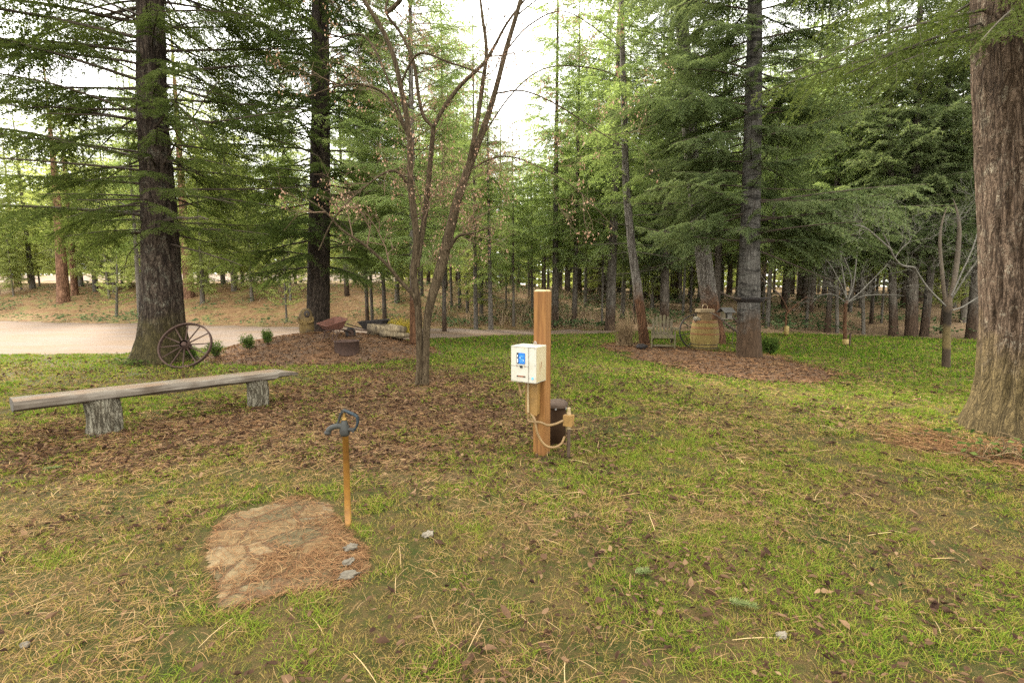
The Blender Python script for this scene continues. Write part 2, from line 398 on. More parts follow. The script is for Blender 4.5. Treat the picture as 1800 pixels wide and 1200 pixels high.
mm = patch('mulch_mound', lambda x, y: mound_in(x, y) + 0.04 + edge_n(x, y, 0.04), -8.2, -1.5, 9.6, 15, 0.07, 0.004, M_MULCH, lambda x, y: hgt(x, y) + np.maximum(mound(x, y), 0))
tag(mm, kind='structure')
bed = patch('mulch_bed', lambda x, y: sd_poly(x, y, POLY_BED) + edge_n(x, y, 0.55), 1, 9, 7, 15.5, 0.08, 0.02, M_MULCH)
tag(bed, kind='structure')
# flagstone pad by the hydrant
n = NT('flagstone'); g = n.coord()
g = n.mix(0.10, g, n.n('TexNoise', Vector=g, Scale=5.0).outputs['Color'])
vv = n.n('TexVoronoi', dict(feature='DISTANCE_TO_EDGE'), Vector=g, Scale=4.6, Randomness=1.0).outputs['Distance']
vc = n.n('TexVoronoi', dict(feature='F1'), Vector=g, Scale=4.6).outputs['Color']
vr = n.n('SeparateColor', Color=vc).outputs[0]
s1 = n.noise(g, 18, 5, 0.7)
c = n.ramp(vr, [(0.2, (0.085, 0.068, 0.032)), (0.5, (0.15, 0.098, 0.044)), (0.75, (0.105, 0.09, 0.046)), (0.95, (0.19, 0.135, 0.068))])
c = n.mix(0.6, c, n.mix(1.0, c, n.ramp(s1, [(0.3, 0.35), (0.7, 1.35)]), 'MULTIPLY'))
c = n.mix(n.ramp(n.noise(g, 7, 4, .7), [(0.60, 0.0), (0.74, 0.7)]), c, (0.25, 0.23, 0.17))
j = n.ramp(n.math('ADD', vv, n.math('MULTIPLY', n.math('SUBTRACT', s1, .5), .12)), [(0.015, 0.0), (0.06, 1.0)])
c = n.mix(j, (0.10, 0.058, 0.028), c)
M_STONE = n.pbr(c, 0.9, n.bump(n.math('ADD', j, n.math('MULTIPLY', s1, 0.3)), 0.8, 0.015), spec=0.2)
pad = patch('flagstone_pad', lambda x, y: sd_poly(x, y, POLY_PAD) + edge_n(x * 3, y * 3, 0.05), -2.6, -0.5, 2.0, 4.0, 0.025, 0.016, M_STONE)
tag(pad, 'patch of flat tan flagstones under fallen pine needles beside the hydrant', 'paving')

# ------------------------------------------------------------------ grass, needles, leaves
def wedge(n_per_m2, y0, y1, xk=1.14, x0=0.7):
    w0 = y1 * xk + x0; m = int(2 * w0 * (y1 - y0) * n_per_m2)
    x = rng.uniform(-w0, w0, m); y = rng.uniform(y0, y1, m)
    k = np.abs(x) < y * xk + x0 + 0.3
    return x[k], y[k]
def blades(x, y, h, wd, lean, base=0.0):
    n = len(x); az = rng.uniform(0, 2 * np.pi, n); la = rng.uniform(0, 2 * np.pi, n)
    z = top(x, y) + base
    h = h * rng.uniform(0.55, 1.3, n); wd = wd * rng.uniform(0.7, 1.3, n); l = h * lean * rng.uniform(0.2, 1.4, n)
    b = np.stack([x, y, z - 0.004], -1); s = np.stack([np.cos(az), np.sin(az), 0 * az], -1) * wd[:, None] / 2
    d = np.stack([np.cos(la) * l, np.sin(la) * l, h], -1)
    m = b + d * np.array([0.35, 0.35, 0.6]); t = b + d
    V = np.stack([b - s, b + s, m + s * 0.8, m - s * 0.8, t], 1)
    return V
gV = []; gA = []
for y0, y1, dens, h, wd in [(1.5, 3.2, 9500, 0.031, 0.0037), (3.2, 5, 6000, 0.034, 0.0054), (5, 8, 2500, 0.038, 0.0088), (8, 13, 950, 0.045, 0.014), (13, 21, 330, 0.055, 0.022)]:
    x, y = wedge(dens, y0, y1)
    pn = fbm(x * 0.9, y * 0.9, 51, 4); pf = fbm(x * 4, y * 4, 55, 3)
    worn = sstep(0.41, 0.61, 0.45 * pn + 0.55 * pf) * (1 - 0.5 * sstep(7, 12, y + .35 * np.maximum(x, 0)))            # 1 = straw showing
    p = lawn(x, y) * (1 - 0.88 * litter(x, y) * sstep(0.32, 0.52, pf + 0.04)) * (1 - 0.55 * worn)
    cl = sstep(0.30, 0.56, fbm(x * 9, y * 9, 57, 3))          # small tufts with dark gaps between
    p = p * (0.42 + 0.75 * cl)
    k = rng.random(len(x)) < p; x, y, worn, pf, cl = x[k], y[k], worn[k], pf[k], cl[k]
    gV.append(blades(x, y, h * (1 - 0.35 * worn) * (0.65 + 0.55 * cl), wd, 1.6))
    v = 0.60 - 0.36 * worn - 0.10 * sstep(6.5, 3.5, y) - 0.02 * sstep(7, 12, y) + 0.10 * sstep(7.5, 12, y + .35 * x) + rng.normal(0, 0.16, len(x)) + 0.15 * sstep(6, 14, y)
    v = np.where(rng.random(len(x)) < 0.16, rng.uniform(0.0, 0.2, len(x)), v)
    gA.append(np.clip(v, 0, 1))
V = np.concatenate(gV); A = np.concatenate(gA); nb = len(V)
o = np.arange(nb)[:, None] * 5
M_GRASS = var_mat('lawn_blades', [(0.0, (0.28, 0.19, 0.072)), (0.22, (0.23, 0.18, 0.047)), (0.45, (0.185, 0.225, 0.028)), (0.7, (0.105, 0.18, 0.015)), (1.0, (0.028, 0.082, 0.006))], 0.3)
grass = mesh_np('lawn_grass', V.reshape(-1, 3), [o + np.array([[0, 1, 2, 3]]), o + np.array([[3, 2, 4]])], M_GRASS, var=np.repeat(A, 5))
tag(grass, 'short yellow-green mown grass mixed with straw', 'grass', kind='stuff')

def ribbons(x, y, L, wd, lift, curv=0.35, tilt=0.12):
    """thin fallen needles: 4-point curved ribbons, slightly arched"""
    n = len(x); a = rng.uniform(0, 2 * np.pi, n) if np.isscalar(curv) else curv[1]
    cv = rng.normal(0, 0.22, n); L = L * rng.uniform(0.6, 1.2, n)
    z0 = top(x, y) + lift * rng.uniform(0.1, 1.0, n); tl = rng.normal(0, tilt, n)
    rows = []
    for t in (-0.5, -0.17, 0.17, 0.5):
        th = a + cv * t
        px = x + np.cos(a + cv * t * 0.5) * L * t; py = y + np.sin(a + cv * t * 0.5) * L * t
        pz = z0 + 0.006 * (0.25 - t * t) * 4 * (lift > 0) + tl * L * t * 0.4
        pz = np.maximum(pz, top(px, py) + 0.003)
        s = np.stack([-np.sin(th), np.cos(th), 0.5 * np.sin(a * 7)], -1) * (wd * (1.0 if abs(t) < 0.3 else 0.6)) / 2
        P = np.stack([px, py, pz], -1); rows += [P - s, P + s]
    return np.stack(rows, 1)
rV = []; rA = []
def add_needles(x, y, L, wd, lift, v):
    rV.append(ribbons(x, y, L, wd, lift)); rA.append(np.clip(v + rng.normal(0, 0.18, len(x)), 0, 1))
for y0, y1, dens, L, wd in [(1.5, 3.5, 1300, 0.10, 0.0015), (3.5, 6, 560, 0.11, 0.0025), (6, 10, 90, 0.13, 0.0055)]:
    x, y = wedge(dens, y0, y1)
    p = (0.12 + 1.3 * sstep(0.42, 0.64, fbm(x * 0.9, y * 0.9, 61, 4))) * np.clip(lawn(x, y) + litter(x, y), 0, 1)
    p = p * np.where(x > 2.0 + 0.3 * y, 0.8, 1.0)
    k = rng.random(len(x)) < p * 0.8; x, y = x[k], y[k]
    # fascicles: two or three needles spread from one point
    add_needles(x, y, L, wd, 0.05, 0.55 * np.ones(len(x)))
x, y = wedge(5500, 2.0, 4.0); k = (sd_poly(x, y, POLY_PAD) + edge_n(x * 2, y * 2, 0.12) > -0.02) & (rng.random(len(x)) < 0.26 + 0.74 * sstep(0.41, 0.52, fbm(x * 3.0, y * 3.0, 66, 4))); x, y = x[k], y[k]
add_needles(x, y, 0.10, 0.0024, 0.016, 0.3 * np.ones(len(x)))
x, y = wedge(2200, 3.2, 7.0); s = sd_poly(x, y, POLY_NEED) + edge_n(x, y, 0.4); k = (s > -0.2) & (rng.random(len(x)) < sstep(-0.2, 0.4, s)); x, y = x[k], y[k]
add_needles(x, y, 0.12, 0.0045, 0.04, 0.25 * np.ones(len(x)))
x, y = wedge(620, 4.0, 9.5); k = (rng.random(len(x)) < litter(x, y) * (0.45 + 0.55 * sstep(-2.0, -4.5, x))); x, y = x[k], y[k]
add_needles(x, y, 0.13, 0.006, 0.03, 0.2 * np.ones(len(x)))
x, y = wedge(300, 8.0, 15); k = (mound_in(x, y) > 0) | (sd_poly(x, y, POLY_BED) + edge_n(x, y, .5) > -.1); x, y = x[k], y[k]
add_needles(x, y, 0.12, 0.010, 0.05, 0.2 * np.ones(len(x)))
# coarse straws
x, y = wedge(6, 1.5, 7.5); k = rng.random(len(x)) < lawn(x, y); x, y = x[k], y[k]
add_needles(x, y, 0.20, 0.0036, 0.05, 0.85 * np.ones(len(x)))
V = np.concatenate(rV); A = np.concatenate(rA); o = np.arange(len(V))[:, None] * 8
M_NEED = var_mat('dry_needles', [(0.0, (0.10, 0.05, 0.025)), (0.35, (0.215, 0.115, 0.055)), (0.7, (0.34, 0.215, 0.098)), (1.0, (0.45, 0.325, 0.165))], 0.15)
needles = mesh_np('pine_needles', V.reshape(-1, 3), [np.concatenate([o + np.array([[0, 1, 3, 2]]), o + np.array([[2, 3, 5, 4]]), o + np.array([[4, 5, 7, 6]])])], M_NEED, var=np.repeat(A, 8))
tag(needles, 'fallen orange and straw coloured pine needles lying on the lawn', 'needles', kind='stuff')

def leaves(x, y, size, lift=0.03):
    """curled dead leaves, two lobes folded on the midrib with a raised tip"""
    n = len(x); a = rng.uniform(0, 2 * np.pi, n); s = size * rng.uniform(0.5, 1.4, n); z = top(x, y) + lift * rng.uniform(0.3, 1.2, n)
    f = rng.uniform(0.1, 1.1, n); cu = rng.uniform(-0.1, 0.55, n)
    ca, sa = np.cos(a), np.sin(a)
    pts = [(-.55, 0, 0, 0), (-.25, .33, 1, 0), (.2, .30, 1, .3), (.6, .03, 0, 1), (.15, -.32, 1, .3), (-.25, -.30, 1, 0), (0, 0, 0, .15)]
    rows = []
    for u, v, ff, tt in pts:
        j = rng.normal(0, 0.07, (3, n))
        lx = (u + j[0]) * s; ly = (v + j[1]) * s * (1 - 0.3 * f); lz = (ff * f * abs(v) + tt * cu + j[2]) * s
        rows.append(np.stack([x + ca * lx - sa * ly, y + sa * lx + ca * ly, z + np.maximum(lz, -0.006)], -1))
    return np.stack(rows, 1)
lV = []; lA = []
for y0, y1, dens, sz in [(1.5, 4.2, 380, 0.030), (4.2, 7, 360, 0.036), (7, 11, 170, 0.046), (11, 16, 30, 0.065)]:
    x, y = wedge(dens * 3, y0, y1)
    lt = litter(x, y); pn = fbm(x * 1.6, y * 1.6, 71, 4)
    p = np.clip(lt * 0.85 + (0.10 + 0.34 * sstep(0.44, 0.60, pn)) * lawn(x, y), 0, 1)
    p = p * np.where(y > 11, .5, .75); p = p + .6 * sstep(-.12, .06, mound_in(x, y) + edge_n(x, y, .08)) + .6 * sstep(-.6, .4, sd_poly(x, y, POLY_BED) + edge_n(x, y, .6))
    p = p * sstep(-0.02, -0.2, sd_poly(x, y, POLY_PAD)) * sstep(0.1, -0.1, sd_poly(x, y, POLY_ROAD))
    p = p * np.where((x > 1.5) & (lt < 0.2), 0.8, 1.0)
    k = rng.random(len(x)) < p; x, y = x[k], y[k]
    lV.append(leaves(x, y, 0.92 * sz * np.where((y < 8) & (rng.random(len(x)) < .12), 1.7, 1.0))); lA.append(np.clip(rng.beta(1.3, 2.6, len(x)), 0, 1))
V = np.concatenate(lV); A = np.concatenate(lA); o = np.arange(len(V))[:, None] * 7
fan = np.concatenate([o + np.array([[6, q, (q + 1) % 6]]) for q in range(6)])
M_LEAF = var_mat('dead_leaves', [(0.0, (0.03, 0.017, 0.013)), (0.35, (0.08, 0.047, 0.028)), (0.65, (0.155, 0.095, 0.053)), (1.0, (0.235, 0.155, 0.083))], 0.1)
lv = mesh_np('leaf_litter', V.reshape(-1, 3), [fan], M_LEAF, var=np.repeat(A, 7))
tag(lv, 'curled dark brown dead leaves scattered over the lawn', 'leaves', kind='stuff')

# rough growth on the bank: dry stems, thin brush
x = rng.uniform(-34, 24, 90000); y = rng.uniform(15, 40, 90000); u = y - np.interp(x, TOE_X, TOE_Y)
cen = np.exp(-((x - 1.0) / 6.5) ** 2)
pn = fbm(x * 0.6, y * 0.6, 81, 4)
p = (0.10 + 0.9 * cen) * sstep(-0.2, 1.2, u) * sstep(16, 8, u) * sstep(0.38, 0.55, pn)
k = rng.random(len(x)) < p; x, y, u, cen = x[k], y[k], u[k], cen[k]
h = 0.18 + 0.75 * cen * rng.random(len(x)) ** 1.5
V = blades(x, y, h, 0.022, 0.6); A = np.clip(rng.normal(0.45, 0.25, len(x)), 0, 1)
o = np.arange(len(V))[:, None] * 5
M_BRUSH = var_mat('dry_brush', [(0.0, (0.12, 0.085, 0.058)), (0.4, (0.27, 0.20, 0.13)), (0.7, (0.38, 0.29, 0.17)), (1.0, (0.17, 0.17, 0.05))], 0.2)
br = mesh_np('bank_brush', V.reshape(-1, 3), [o + np.array([[0, 1, 2, 3]]), o + np.array([[3, 2, 4]])], M_BRUSH, var=np.repeat(A, 5))
tag(br, 'thin grey-brown dry brush and weeds covering the bank', 'undergrowth', kind='stuff')
# low green ground cover at the foot of the bank and up the wood floor
x = rng.uniform(-34, 24, 240000); y = rng.uniform(14, 44, 240000); u = y - np.interp(x, TOE_X, TOE_Y)
pn = fbm(x * 0.8, y * 0.8, 91, 4)
p = sstep(0.50, 0.62, pn + 0.10 * np.exp(-((u - 0.6) / 1.0) ** 2)) * sstep(-0.3, 0.3, u) * sstep(24, 6, u) * np.where(x < -3, 0.35, 0.8)
k = rng.random(len(x)) < p * 0.6; x, y = x[k], y[k]
V = leaves(x, y, 0.13, 0.28); A = np.clip(rng.normal(0.5, 0.25, len(x)), 0, 1); o = np.arange(len(V))[:, None] * 7
fan = np.concatenate([o + np.array([[6, q, (q + 1) % 6]]) for q in range(6)])
M_COVER = var_mat('ground_cover', [(0.0, (0.035, 0.06, 0.02)), (0.5, (0.09, 0.14, 0.06)), (1.0, (0.19, 0.22, 0.10))], 0.3)
gc = mesh_np('bramble_undergrowth', V.reshape(-1, 3), [fan], M_COVER, var=np.repeat(A, 7))
tag(gc, 'low green bramble leaves spreading at the foot of the bank', 'undergrowth', kind='stuff')
# ------------------------------------------------------------------ tree materials
M_BARK_DARK = bark_mat('bark_fir_dark', (0.005, 0.004, 0.003), (0.024, 0.016, 0.011), (0.072, 0.054, 0.039), 0.8, (0.17, 0.17, 0.125), low=(0.045, 0.036, 0.014), low_h=0.9)
M_BARK_RIDGE = bark_mat('bark_ridged_dark', (0.006, 0.004, 0.003), (0.024, 0.018, 0.013), (0.068, 0.052, 0.039), 1.1)
M_BARK_BIG = bark_mat('bark_big_fir', (0.010, 0.006, 0.004), (0.046, 0.029, 0.017), (0.115, 0.080, 0.054), 1.0, (0.24, 0.22, 0.16), low=(0.075, 0.055, 0.024), low_h=1.0)
M_BARK_GREY = bark_mat('bark_grey_fir', (0.013, 0.011, 0.009), (0.048, 0.043, 0.036), (0.115, 0.106, 0.091), 1.0, (0.135, 0.138, 0.113), low=(0.045, 0.028, 0.016), low_h=0.95, bands=0.9, bump=0.7, ck=0.38)
M_BARK_RED = bark_mat('bark_red_base', (0.025, 0.02, 0.016), (0.10, 0.085, 0.07), (0.22, 0.20, 0.17), 0.9, (0.22, 0.22, 0.17), low=(0.085, 0.042, 0.021), low_h=1.5)
M_BARK_TALL = bark_mat('bark_tall_fir', (0.02, 0.016, 0.012), (0.075, 0.06, 0.046), (0.16, 0.135, 0.105), 1.0, (0.17, 0.17, 0.13), low=(0.06, 0.038, 0.024), low_h=0.9, rnd=0.6)
M_BARK_SLIM = bark_mat('bark_slim', (0.03, 0.024, 0.018), (0.09, 0.074, 0.058), (0.19, 0.165, 0.13), 1.6, (0.17, 0.17, 0.125), bump=0.5, rnd=0.8)
M_BARK_PINE = bark_mat('bark_pine_rust', (0.02, 0.011, 0.007), (0.12, 0.062, 0.035), (0.25, 0.14, 0.085), 0.6)
M_BARK_MAPLE = bark_mat('bark_maple', (0.009, 0.006, 0.003), (0.042, 0.029, 0.015), (0.095, 0.071, 0.041), 1.6, bump=0.7)
M_BARK_WHITE = bark_mat('bark_pale_fruit', (0.035, 0.03, 0.024), (0.105, 0.095, 0.077), (0.20, 0.185, 0.152), 2.5, bump=0.3)
M_LIMB = flat_mat('limb_bark', (0.05, 0.038, 0.028), 0.9, 0.5, 25, spec=0.1)
M_LIMB_GREY = flat_mat('limb_bark_grey', (0.085, 0.072, 0.056), 0.9, 0.5, 25, spec=0.1)
M_LIMB_TAN = flat_mat('twig_bark_tan', (0.12, 0.08, 0.052), 0.9, 0.4, 25, spec=0.1)
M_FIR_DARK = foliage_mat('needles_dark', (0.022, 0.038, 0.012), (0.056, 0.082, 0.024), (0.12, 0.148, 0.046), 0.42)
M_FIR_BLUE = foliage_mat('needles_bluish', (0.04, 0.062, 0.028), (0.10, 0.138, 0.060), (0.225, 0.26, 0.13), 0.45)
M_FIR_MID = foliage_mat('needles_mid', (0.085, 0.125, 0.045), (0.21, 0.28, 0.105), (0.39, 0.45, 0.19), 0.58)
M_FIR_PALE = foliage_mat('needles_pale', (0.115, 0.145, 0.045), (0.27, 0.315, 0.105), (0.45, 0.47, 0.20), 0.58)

# ------------------------------------------------------------------ sprays
def perp(d):
    h = np.cross(np.broadcast_to([0, 0, 1.0], d.shape), d); l = np.linalg.norm(h, axis=1)[:, None]
    h = np.where(l > 1e-4, h / np.maximum(l, 1e-4), [1.0, 0, 0]); return h, np.cross(d, h)
def spray(L, lat_sp, twig_sp, nlen, nw, nsp, bare, latmax, hang, seed, flat_=0.5, tuft=0.0):
    g = np.random.default_rng(seed); P0 = []; P1 = []; W = []
    def seg(a, b, wd): P0.append(a); P1.append(b); W.append(wd)
    s = bare * L; side = 1
    xs = np.linspace(max(bare, .45) * L, L, 8)
    for a, b in zip(xs[:-1], xs[1:]): seg(np.array([a, 0, 0]), np.array([b, 0, 0]), 0.0)
    while s < L:
        rem = L - s; ll = min(latmax, 0.6 * rem ** 0.85 + 0.10) * g.uniform(0.55, 1.15) * (0.4 + 0.6 * min(1, (s - bare * L) / (0.15 * L) + .25))
        an = R(g.uniform(42, 68)); d = np.array([math.cos(an), side * math.sin(an), g.uniform(-.45, .16)]); d /= np.linalg.norm(d)
        o = np.array([s, 0, 0]); f = lambda t: o + d * t - np.array([0, 0, hang * t * t / (ll + .1)])
        m = max(2, int(ll / 0.2)); ts = np.linspace(0, ll, m + 1)
        for a, b in zip(ts[:-1], ts[1:]): seg(f(a), f(b), 0.007 if nw < .03 else 0.014)
        t = twig_sp * g.uniform(.4, 1)
        while t < ll:
            for sg in (1, -1):
                tl = (min(0.32, 0.45 * (ll - t) + 0.05)) * g.uniform(.6, 1.2)
                a2 = sg * R(g.uniform(38, 62)); dd = np.array([d[0] * math.cos(a2) - d[1] * math.sin(a2), d[0] * math.sin(a2) + d[1] * math.cos(a2), d[2] + g.uniform(-.25, .08) - hang * .5])
                dd /= np.linalg.norm(dd); p = f(t); seg(p, p + dd * tl, 0.0)
            t += twig_sp * g.uniform(.7, 1.3)
        side = -side if g.random() < .85 else side; s += lat_sp * (1.9 if g.random() < .14 else 1) * g.uniform(.6, 1.4) / 2
    P0 = np.array(P0); P1 = np.array(P1); W = np.array(W); D = P1 - P0; ln = np.linalg.norm(D, axis=1); D = D / ln[:, None]
    cnt = np.maximum(1, np.round(ln / nsp)).astype(int); ix = np.repeat(np.arange(len(P0)), cnt); m = len(ix)
    t = g.random(m); p = P0[ix] + D[ix] * (ln[ix] * t)[:, None]; d = D[ix]; h, v = perp(d)
    a = g.choice([-1, 1], m) * g.uniform(.5, 1.0, m); b = g.normal(0, flat_, m)
    nd = d * g.uniform(.35, .9, m)[:, None] + h * a[:, None] + v * b[:, None]; nd /= np.linalg.norm(nd, axis=1)[:, None]
    wv = np.cross(nd, g.normal(0, 1, (m, 3))); wv /= np.linalg.norm(wv, axis=1)[:, None]
    l = nlen * g.uniform(.6, 1.25, m); w_ = nw * g.uniform(.7, 1.3, m)
    T = np.stack([p - wv * w_[:, None] / 2, p + wv * w_[:, None] / 2, p + nd * l[:, None]], 1)
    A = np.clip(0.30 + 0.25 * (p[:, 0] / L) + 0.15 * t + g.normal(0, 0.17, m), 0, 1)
    k = W > 0; h2, _ = perp(D[k]); ww = W[k][:, None] / 2
    ST = np.concatenate([np.stack([P0[k] - h2 * ww, P0[k] + h2 * ww, P1[k]], 1), np.stack([P0[k] - [0, 0, 1] * ww, P0[k] + [0, 0, 1] * ww, P1[k]], 1)])
    return dict(L=L, T=T, A=A, S=ST)
FINE = [spray(3.4, .17, .10, .044, .016, .0115, .30, 1.1, .5, 100 + k, .75) for k in range(4)]
FINE_FLAT = [spray(3.4, .15, .10, .044, .017, .0105, .20, 1.15, .34, 110 + k, .55) for k in range(4)]
FINE_DROOP = [spray(3.0, .17, .11, .045, .013, .0125, .25, 1.0, .75, 120 + k, .45) for k in range(3)]
MID = [spray(2.4, .24, .17, .085, .027, .023, .14, 1.0, .55, 130 + k, .75) for k in range(4)]
MID_TUFT = [spray(2.0, .42, .26, .15, .026, .021, .35, .7, .0, 140 + k, 1.0) for k in range(4)]
COARSE = [spray(2.4, .42, .34, .22, .085, .085, .12, 1.0, .3, 150 + k) for k in range(3)]
DEAD = [spray(2.6, .35, .3, .0001, .0001, 9, .25, .8, .15, 160 + k) for k in range(3)]

def place(pr, base, az, ln, el, dr, roll=0.0):
    s = ln / pr['L']; cr, sr = math.cos(roll), math.sin(roll); ca, sa = math.cos(az), math.sin(az); te = math.tan(el)
    def f(T):
        x = T[..., 0] * s; y0 = T[..., 1] * s; z0 = T[..., 2] * s; y = cr * y0 - sr * z0; z = sr * y0 + cr * z0 + te * x + dr * x * x / ln
        return np.stack([ca * x - sa * y, sa * x + ca * y, z], -1) + base
    return f
def trunk_mesh(path, rad, sides=20, ridge=0.0, flare=0.0, seed=0, roots=5, vs=3.0, hs=5.0, name='trunk', mat=None, parent=None, rings=None):
    P = np.asarray(path, float)
    th = np.arange(sides) * 2 * math.pi / sides; n_ = len(P)
    z = P[:, 2] - P[0, 2]
    rr = np.repeat(np.asarray(rad, float)[:, None], sides, 1)
    if flare:
        ph = np.random.default_rng(seed).uniform(0, 6.28)
        lob = 0.55 + 0.45 * np.cos(roots * th + ph) + 0.35 * np.cos(2 * th + ph * 2)
        rr = rr * (1 + flare * np.exp(-np.maximum(z[:, None], 0) / 0.34) * (0.6 + 0.5 * lob[None]))
    if ridge:
        q = np.linspace(0, 1, sides, endpoint=False) * 2 * math.pi * rad[0]
        A_, Z_ = np.meshgrid(q, z)
        per = 2 * math.pi * rad[0]; bl = (A_ / per)
        def nz(a): return 1 - np.abs(2 * fbm(a * hs, Z_ * vs * .35 + 3, seed, 4) - 1)
        r_ = nz(A_) * (1 - bl) + nz(A_ - per) * bl
        rr = rr + ridge * (r_ - 0.75)
    if rings is not None:
        rr = rr * (1 + rings(z)[:, None])
    V = np.stack([P[:, None, 0] + rr * np.cos(th), P[:, None, 1] + rr * np.sin(th), np.repeat(P[:, 2:3], sides, 1)], -1)
    k = np.arange(n_ - 1)[:, None] * sides; i = np.arange(sides)[None]; j = (i + 1) % sides
    Q = np.stack([k + i, k + j, k + sides + j, k + sides + i], -1).reshape(-1, 4)
    return mesh_np(name, V.reshape(-1, 3), [Q, (np.arange(sides) + (n_ - 1) * sides)[None]], mat, parent, smooth=True)
def conifer(root, H, cb, lmax, sp, nper, el0, el1, dr, protos, far, zf, bark, leafm, path, rad, sides=20, ridge=0.0, flare=0.4, seed=1,
            dead=None, trunk_mat=None, limb_mat=None, prof=None, azf=None, extra=(), dens=1.0, roots=5, limb_r=0.014, rings=None, hs=5.0, vs=3.0, dz=None):
    """path(z)->(x,y) centre of the trunk, rad(z)->radius"""
    g = np.random.default_rng(seed)
    zs = np.concatenate([np.arange(-0.15, 6.5, 0.05 if ridge else 0.2), np.arange(6.5, H, 0.5), [H]])
    zs = zs[zs <= H]
    trunk_mesh(np.stack([*path(zs), zs], -1), rad(zs), sides, ridge, flare, seed, roots, vs, hs, 'trunk', trunk_mat, root, rings)
    T = []; A = []; mb = MB(); st = []
    def branch(z, az, ln, el, d, pr, live=True):
        bx, by = path(np.array([z])); base = np.array([bx[0], by[0], z]); f = place(pr, base, az, ln, el, d, g.normal(0, .28))
        if live:
            T.append(f(pr['T'])); A.append(np.clip(pr['A'] + g.normal(0, .07), 0, 1))
        st.append(f(pr['S']))
        x = np.linspace(0, ln, 7); wig = g.normal(0, 0.02 * ln, 7) * (x / ln)
        L_ = f(np.stack([x / (ln / pr['L']), wig * 0.3, wig * 0.2], -1))
        r = limb_r * (0.35 + ln / 3.2) * (1 - 0.8 * x / ln) + 0.003
        mb.tube(L_, r, 5 if z < 9 else 3)
    z = cb
    while z < H - 0.3:
        u = (z - cb) / (H - cb)
        ln0 = lmax * (prof(u) if prof else min(1, .6 + 1.6 * u) * (1 - u) ** .75)
        m = nper; a0 = g.uniform(0, 6.28)
        for k in range(m):
            if g.random() > dens: continue
            ln = max(.35, ln0 * g.uniform(.7, 1.12)); az = a0 + k * 2 * math.pi / m + g.normal(0, .25)
            if azf: ln *= azf(az % (2 * math.pi), z)
            if ln < .3: continue
            zz = z + g.normal(0, sp * .12)
            el = el0 + (el1 - el0) * u + g.normal(0, .13)
            pr = (protos if zz < zf else far); pr = pr[g.integers(len(pr))]
            branch(zz, az, ln, el, dr + g.normal(-.03, .10), pr)
        z += sp * (1 + .6 * u if z > zf else 1) * g.uniform(.8, 1.2)
    if dead:
        for _ in range(dead[2]):
            zz = g.uniform(dead[0], dead[1]); ln = dead[3] * g.uniform(.35, 1)
            branch(zz, g.uniform(0, 6.28), ln, g.normal(-.05, .15), g.normal(-.05, .1), DEAD[g.integers(3)], False)
    for (zz, az, ln, el, d, live) in extra:
        pr = protos[g.integers(len(protos))] if live else DEAD[g.integers(3)]
        branch(zz, az, ln, el, d, pr, live)
    stt = np.concatenate(st); mb.tris(stt)
    mb.build('limbs', limb_mat or M_LIMB, root)
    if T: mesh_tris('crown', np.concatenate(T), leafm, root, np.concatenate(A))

def az_to(dx, dy): return math.atan2(dy, dx)
WEST, EAST, NEAR, FAR_ = math.pi, 0.0, -math.pi / 2, math.pi / 2

def measured(pts, Y, base, top_r=.03, H=19):
    """trunk axis and radius from (centre px, row, width px) at distance Y"""
    P = np.array([at(x, y, Y) - base for x, y, w_ in pts]); r = np.array([w_ * Y / F / 2 / math.sqrt(1 + ((x - 900) / F) ** 2) for x, _, w_ in pts])
    o = np.argsort(P[:, 2]); P = P[o]; r = r[o]; z = P[:, 2]
    sl = (P[-1, 0] - P[0, 0]) / (z[-1] - z[0])
    zz = np.concatenate([z, [H]]); xx = np.concatenate([P[:, 0], [P[-1, 0] + sl * .5 * (H - z[-1])]]); rr = np.concatenate([r, [top_r]])
    return (lambda q: (np.interp(q, zz, xx), 0.004 * np.asarray(q, float))), (lambda q: np.interp(q, zz, rr))
# ------------------------------------------------------------------ the large trees
# old fir with the wagon wheel
b = at(282, 640, 10.9); b[2] = float(hgt(b[0], b[1]))
t = thing('fir_tree', 'thick dark fir with long bare lower limbs and the wagon wheel at its foot', 'tree', b)
conifer(t, 19, 2.9, 4.3, .26, 5, R(2), R(18), -.10, FINE, MID, 8.5, None, M_FIR_DARK,
        *measured([(263, 0, 47), (264, 100, 49), (266, 200, 52), (274, 300, 58), (281, 400, 65), (284, 500, 72), (286, 600, 82)], 10.9, b), 110, .08, 1.0, 5,
        trunk_mat=M_BARK_DARK, azf=lambda a, z: 1 - .6 * max(0, math.cos(a - NEAR)) ** 2, dead=(2.6, 7.5, 22, 3.6), dens=.86, roots=5, limb_r=.02, hs=7, vs=4,
        extra=[(2.9, WEST - .5, 2.2, R(28), -.1, False), (3.9, WEST - .15, 4.2, R(6), -.02, True), (4.4, WEST + .2, 4.6, R(12), -.05, True), (5.2, WEST - .1, 4.6, R(12), -.06, True),
               (3.8, EAST + .2, 3.0, R(2), .02, False), (5.0, EAST - .2, 3.4, R(5), -.02, True), (4.1, EAST - .5, 2.6, R(35), -.1, False), (6.0, WEST + .3, 4.6, R(15), -.06, True),
               (6.2, EAST + .2, 4, R(12), -.06, True), (3.4, WEST - .35, 4.4, R(-2), -.1, True), (3.2, WEST + .25, 4.8, R(8), -.16, True), (6.6, WEST - .2, 5.2, R(14), -.10, True), (7.2, WEST + .15, 5.2, R(10), -.10, True), (7.6, WEST - .35, 4.6, R(6), -.12, True), (6.9, WEST + .4, 5.2, R(6), -.12, True), (8.2, WEST, 5.2, R(5), -.12, True), (5.7, WEST - .4, 4.6, R(10), -.14, True)])
